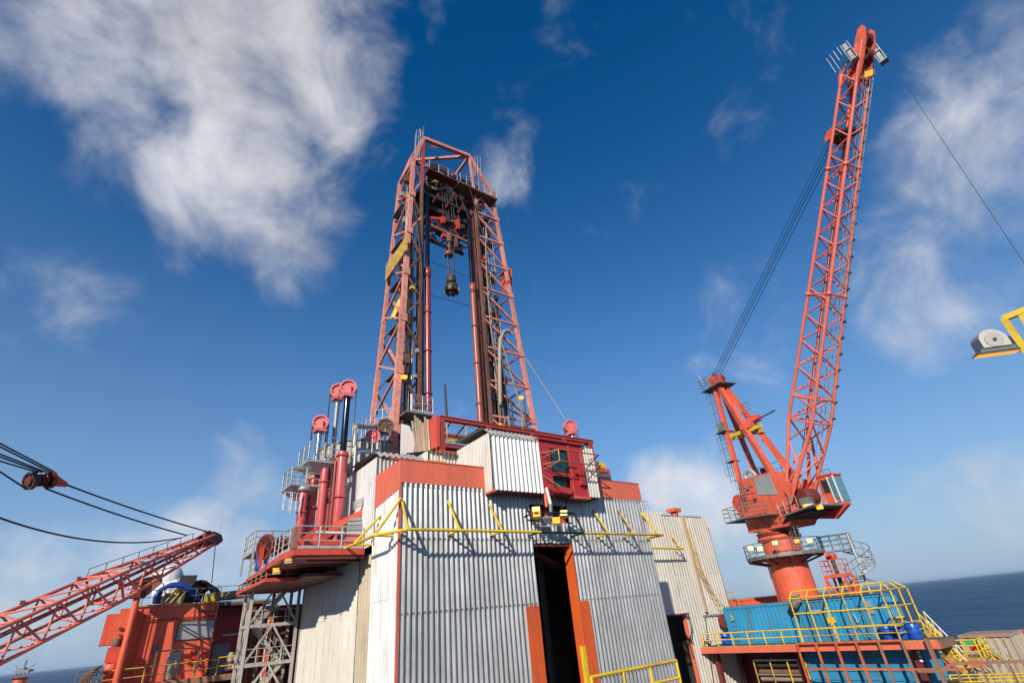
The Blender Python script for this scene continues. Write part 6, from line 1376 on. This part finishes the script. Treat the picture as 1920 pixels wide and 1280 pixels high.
# ------------------------------------------------------------------ below the platform: orange grille, lower container, pipe rack
og = thing('orange_grille', 'orange and brown steel grille hanging below the platform edge', 'grille', (XP, 15, -4))
XG = XP - .25
ytop = [P(px, py_, x=XG).y for px, py_ in ((1494, 1206), (1530, 1206), (1567, 1205), (1605, 1204), (1647, 1203), (1690, 1200))]
for k, y in enumerate(ytop): beam('upright', (XG, y, DECK_Z), (XG, y, ZP + .06), .11, .11, 'orange_frame' if k < 4 else 'brown_frame', og)
for z in (P(1512, 1253, x=XG).z, -5.3): beam('crossbar', (XG - .01, ytop[0] + .05, z), (XG - .01, ytop[-1] - 2.2, z), .1, .1, 'orange_frame', og)
beam('crossbar', (XG - .01, ytop[0] + .05, ZP + .06), (XG - .01, ytop[-1] - .05, ZP + .06), .1, .1, 'orange_frame', og)
yq = P(1738, 1200, x=XG).y; beam('upright', (XG, yq, DECK_Z), (XG, yq, ZP + .1), .18, .18, 'brown_frame', og)
lc_ = container('lower blue container with horizontal ribs behind the orange grille', (36.3, P(1700, 1225, x=36.3).y, -6.2), (38.7, P(1508, 1228, x=36.3).y, P(1508, 1222, x=36.3).z), 'blue', 'y', pitch=.3)
a, b = P(1722, 1216, x=36.0), P(1740, 1285, x=36.0)
box('blue_end_flap', (36.0, a.y - .8, -6.2), (36.25, a.y - .1, a.z), 'blue', lc_)
for k in range(3): c = P(1722 + 3 * k, 1222 + 8 * k, x=35.98); box('white_mark', (35.975, c.y - .06, c.z - .05), (35.999, c.y + .08, c.z + .05), 'white', lc_)
pr = thing('pipe_rack', 'cream framed rack of pipes below the platform left of the grille', 'pipe rack', (37, 22, -5))
zt_ = P(1412, 1237, x=36.2).z; yA, yB = P(1412, 1237, x=36.2).y, P(1508, 1236, x=36.2).y
for z in (zt_, zt_ - .8, zt_ - 1.6): bar('frame_rail', (36.2, yA, z), (36.2, yB, z), .045, 'white' if z == zt_ else 'pipe_tan', pr)
for k in range(4): y = yA + (yB - yA) * k / 3; bar('frame_post', (36.2, y, DECK_Z), (36.2, y, zt_), .045, 'yellow_dull' if k != 2 else 'yellow', pr); bar('frame_post', (38.4, y, DECK_Z), (38.4, y, zt_), .045, 'galv', pr); bar('frame_tie', (36.2, y, zt_), (38.4, y, zt_), .04, 'pipe_tan', pr)
for i in range(5):
    for j in range(5): bar('pipe', (36.5 + .4 * j, yA - .1, zt_ - .3 - .38 * i), (36.5 + .4 * j, yB + .1, zt_ - .3 - .38 * i), .15, ('steel_dark', 'rusty', 'pipe_tan', 'red_dark')[(i + j * 2) % 4], pr)

# far right: stair, beige container, yellow rails, brown rail
ys = thing('yellow_stair', 'yellow railed stair leading down from the cage end', 'stair', (38, 10.5, -4))
p0, p1 = P(1735, 1182, x=37), P(1812, 1262, x=37)
for dx in (0, .9):
    o_ = V((dx, 0, 0)); beam('stringer', p0 + o_, p1 + o_, .06, .25, 'yellow_dull', ys)
    for h_ in (.45, .9): bar('hand_rail', p0 + o_ + V((0, 0, h_)), p1 + o_ + V((0, 0, h_)), .03, 'yellow' if dx == 0 else 'white', ys)
    for k in range(6): q = p0.lerp(p1, k / 5) + o_; bar('post', q, q + V((0, 0, .9)), .03, 'yellow', ys)
for k in range(11): q = p0.lerp(p1, (k + .5) / 11); box('tread', q + V((.03, -.13, .02)), q + V((.87, .13, .06)), 'rusty', ys)
bx_ = thing('walk_landing', 'small yellow and red landing beside the stair', 'landing', P(1770, 1240, x=40))
q = P(1765, 1232, x=40); box('floor_plate', q + V((-.3, -2.0, -.1)), q + V((1.6, .6, 0)), 'yellow_dull', bx_); box('edge_plate', q + V((-.32, -2.0, -.45)), q + V((-.28, .6, -.11)), 'band_red', bx_)
railing(bx_, [q + V((-.3, .6, 0)), q + V((-.3, -2.0, 0)), q + V((1.6, -2.0, 0))], .85, 'yellow', .04, .7, (.35, .68))
x_ = 45.5; a, b = P(1796, 1191, x=x_), P(1895, 1186, x=x_); zb_ = P(1840, 1255, x=x_).z
cb_ = container('beige ribbed container with rusty roof at the right edge', (x_, b.y, DECK_Z + .4), (x_ + 2.6, a.y, (a.z + b.z) / 2), 'con_beige', 'z', 'storage_container', 'con_roof', .38, .05)
mb = MB().box((x_ - .05, b.y - .02, (a.z + b.z) / 2 - .16), (x_ - .002, a.y + .02, (a.z + b.z) / 2 + .03)); mb.build('roof_trim', 'con_roof', cb_)
rb = thing('red_box', 'red steel box peeking past the beige container at right edge', 'box', P(1916, 1185, x=50)); c = P(1925, 1190, x=50); box('box_body', c + V((-.5, -1.2, -3)), c + V((.8, .5, .2)), 'bright_red', rb); box('lid', c + V((-.55, -1.25, .2)), c + V((.85, .55, .3)), 'red', rb)
br = thing('brown_guard_rail', 'brown box section guard rail crossing the lower right corner', 'guard rail', (33, 9, -5))
XR_ = 33.0
k0, k1, k2 = P(1765, 1257, x=XR_), P(1787, 1243, x=XR_), P(1960, 1238, x=XR_)
beam('rail', k0, k1, .1, .12, 'brown_frame', br); beam('rail', k1, k2, .1, .12, 'brown_frame', br); beam('rail', P(1720, 1257, x=XR_), k0, .1, .12, 'brown_frame', br)
for px in (1790, 1838, 1893): q = P(px, 1247, x=XR_); beam('post', (XR_, q.y, DECK_Z), (XR_, q.y, q.z), .09, .09, 'brown_frame', br)
yr = thing('yellow_handrail', 'bright yellow double handrail at the bottom right corner', 'railing', (36, 8, -5))
for py_ in (1265, 1271, 1278): bar('rail', P(1780, py_, x=36), P(1960, py_ - 4, x=36), .035, 'yellow', yr)
for px in (1780, 1815, 1845, 1890, 1905): q = P(px, 1265, x=36); bar('post', q - V((0, 0, 2)), q, .035, 'yellow', yr)
dg = thing('drill_line_clutter', 'tangle of small pipes and green and red fittings before the beige container', 'fittings', P(1830, 1210, x=42))
rc2 = random.Random(5)
for k in range(16): a = P(rc2.uniform(1815, 1900), rc2.uniform(1195, 1235), x=42 + rc2.uniform(-1, 1)); b = a + V((rc2.uniform(-.5, .5), rc2.uniform(-1.2, .3), rc2.uniform(-1.6, -.5))); bar('pipe', a, b, .035, rc2.choice(('pipe_tan', 'yellow_dull', 'rusty', 'galv')), dg)
for (px, py_, m) in ((1821, 1205, 'grn'), (1829, 1213, 'bright_red'), (1842, 1212, 'yellow'), (1867, 1230, 'yellow_dull')): c = P(px, py_, x=41.6); box('fitting', c - V((.2, .25, .14)), c + V((.2, .25, .14)), m, dg)
for k, (x, y, z, lab) in enumerate(((39.5, 8.2, -5.6, 'low'), (42.5, 6.0, -5.4, 'rear'))):
    t = thing('deck_winch', lab + ' rusty deck winch in the shadow right of the grille', 'winch', (x, y, DECK_Z)); drum('drum_core', (x - .7, y, z), (x + .7, y, z), .5, 'rusty', t); box('bed', (x - 1, y - .7, DECK_Z), (x + 1, y + .7, z - .4), 'red_dark', t); box('motor', (x + .75, y - .4, z - .4), (x + 1.3, y + .4, z + .4), 'yellow_dull', t)
# orange guide column behind the landing
t = thing('yellow_post', 'leaning shadowed yellow post between grille and landing', 'post', P(1745, 1260, x=37.2)); beam('shaft', P(1742, 1222, x=37.2), P(1762, 1285, x=37.2), .3, .22, 'yellow', t); box('base', P(1762, 1290, x=37.2) - V((.3, .3, .3)), P(1762, 1290, x=37.2) + V((.3, .3, 0)), 'yellow_dull', t)

# ================================================================== NEAR ITEMS
ng = thing('yellow_gate', 'near yellow gate rail in front of the doorway', 'gate', (14, 14, -3))
YN = 14.0
a, b = P(1108, 1265, y=YN), P(1268, 1240, y=YN); zt = (a.z + b.z) / 2
bar('rail', (a.x, YN, zt), (b.x, YN, zt), .052, 'yellow', ng); bar('rail', (a.x, YN, zt - .52), (b.x, YN, zt - .52), .045, 'yellow', ng)
for x in (a.x, P(1168, 1257, y=YN).x, P(1218, 1249, y=YN).x, b.x): bar('post', (x, YN, DECK_Z + .3), (x, YN, zt + .0), .05, 'yellow', ng)
a, b = P(1091, 1210, y=14.3), P(1110, 1290, y=14.3); box('stop_pole', (a.x - .07, 14.2, DECK_Z), (a.x + .07, 14.34, a.z), 'yellow', ng)
struct(MB().box((8, 11, DECK_Z - .3), (22, 16.98, DECK_Z)).build('lower_landing', 'deck', None))
# floodlight on a yellow mast frame close to the camera
HL = 8.0
fm = thing('lamp_mast', 'yellow tube frame reaching in from the right edge', 'mast', P(1950, 650, hd=HL))
a, b, c, d = P(1882, 597, hd=HL), P(1960, 566, hd=HL), P(1934, 672, hd=HL), P(1980, 640, hd=HL)
beam('frame_tube', a, b, .065, .065, 'yellow', fm); beam('frame_tube', a, c, .065, .065, 'yellow', fm); beam('frame_tube', P(1914, 586, hd=HL), P(1945, 640, hd=HL), .06, .06, 'yellow', fm); beam('frame_tube', c, P(2330, 520, hd=HL), .065, .065, 'yellow', fm)
beam('frame_tube', b, P(2330, 430, hd=HL), .065, .065, 'yellow', fm); mp = P(2330, 470, hd=HL); beam('mast_post', (mp.x, mp.y, DECK_Z), (mp.x, mp.y, mp.z + .6), .16, .16, 'yellow', fm)
fl = thing('mast_floodlight', 'grey drum floodlight with amber lens at the right edge', 'floodlight', P(1865, 645, hd=HL))
cF = P(1864, 655, hd=HL); rX = hx.copy(); rX.z = 0; rX.normalize(); fY = V((hy.x, hy.y, 0)).normalized()
rX = (rX * .94 - fY * .34).normalized(); fY = V((-rX.y, rX.x, 0)); Z_ = V((0, 0, 1)); tilt = .1
rXt = (rX - Z_ * tilt).normalized()
def FP(u_, d_, z_): return cF + (rXt * u_ + fY * d_ + Z_ * (z_ + .12 * d_)) * .7
n = 18; vs = []; pr_ = [(-.19, -.02)] + [(-.19 * math.cos(math.pi * k / (n - 1)), .12 + .19 * math.sin(math.pi * k / (n - 1))) for k in range(n)] + [(.19, -.02)]
m_ = len(pr_); vs = [FP(x, -.16, z + .03) for x, z in pr_] + [FP(x, .16, z + .03) for x, z in pr_]
mesh('drum_housing', vs, [list(range(m_)), list(range(m_, 2 * m_))] + [[i, (i + 1) % m_, m_ + (i + 1) % m_, m_ + i] for i in range(m_)], 'lamp_grey', fl)
drum('end_cap', FP(0, -.165, .14), FP(0, -.18, .14), .09, 'lamp_grey', fl); drum('screw', FP(0, -.18, .14), FP(0, -.195, .14), .02, 'steel_dark', fl)
box_pts = lambda u0, u1, d0, d1, z0, z1, f=1.: [FP(u0, d0, z0), FP(u1, d0, z0), FP(u1, d1, z0), FP(u0, d1, z0), FP(u0 * f, d0 * f, z1), FP(u1 * f, d0 * f, z1), FP(u1 * f, d1 * f, z1), FP(u0 * f, d1 * f, z1)]
BF = [[0, 1, 2, 3], [4, 5, 6, 7], [0, 1, 5, 4], [1, 2, 6, 5], [2, 3, 7, 6], [3, 0, 4, 7]]
mesh('reflector', box_pts(-.29, .33, -.17, .17, -.07, .01, .72), BF, 'galv_dark', fl)
mesh('lens', box_pts(-.26, .30, -.15, .15, -.082, -.072), BF, 'amber', fl)
mesh('lens_rim', box_pts(-.29, .33, -.175, -.15, -.10, -.06), BF, 'black', fl)
mesh('arm', box_pts(.3, .62, -.05, .05, -.08, -.02), BF, 'galv_dark', fl); curve_tube('cable', [FP(.2, 0, .15), FP(.35, 0, .06), FP(.5, 0, .02), FP(.62, 0, .04)], .016, 'black', fl)
mesh('arm', box_pts(.15, .3, -.04, .04, .05, .2), BF, 'white', fl)

# ================================================================== MARINE HAZE
hm_ = bpy.data.materials.new('haze_air'); hm_.use_nodes = True; tn = hm_.node_tree; tn.nodes.clear()
pv = tn.nodes.new('ShaderNodeVolumePrincipled'); pv.inputs['Color'].default_value = (.62, .78, .96, 1); pv.inputs['Density'].default_value = .00003
om = tn.nodes.new('ShaderNodeOutputMaterial'); tn.links.new(pv.outputs[0], om.inputs['Volume']); MATS['haze'] = hm_
HB = S + 4000
hz_ = MB().box((-HB, -HB, SEA_Z - 9), (HB, HB, 62)).build('haze', 'haze', None); hz_['kind'] = 'stuff'
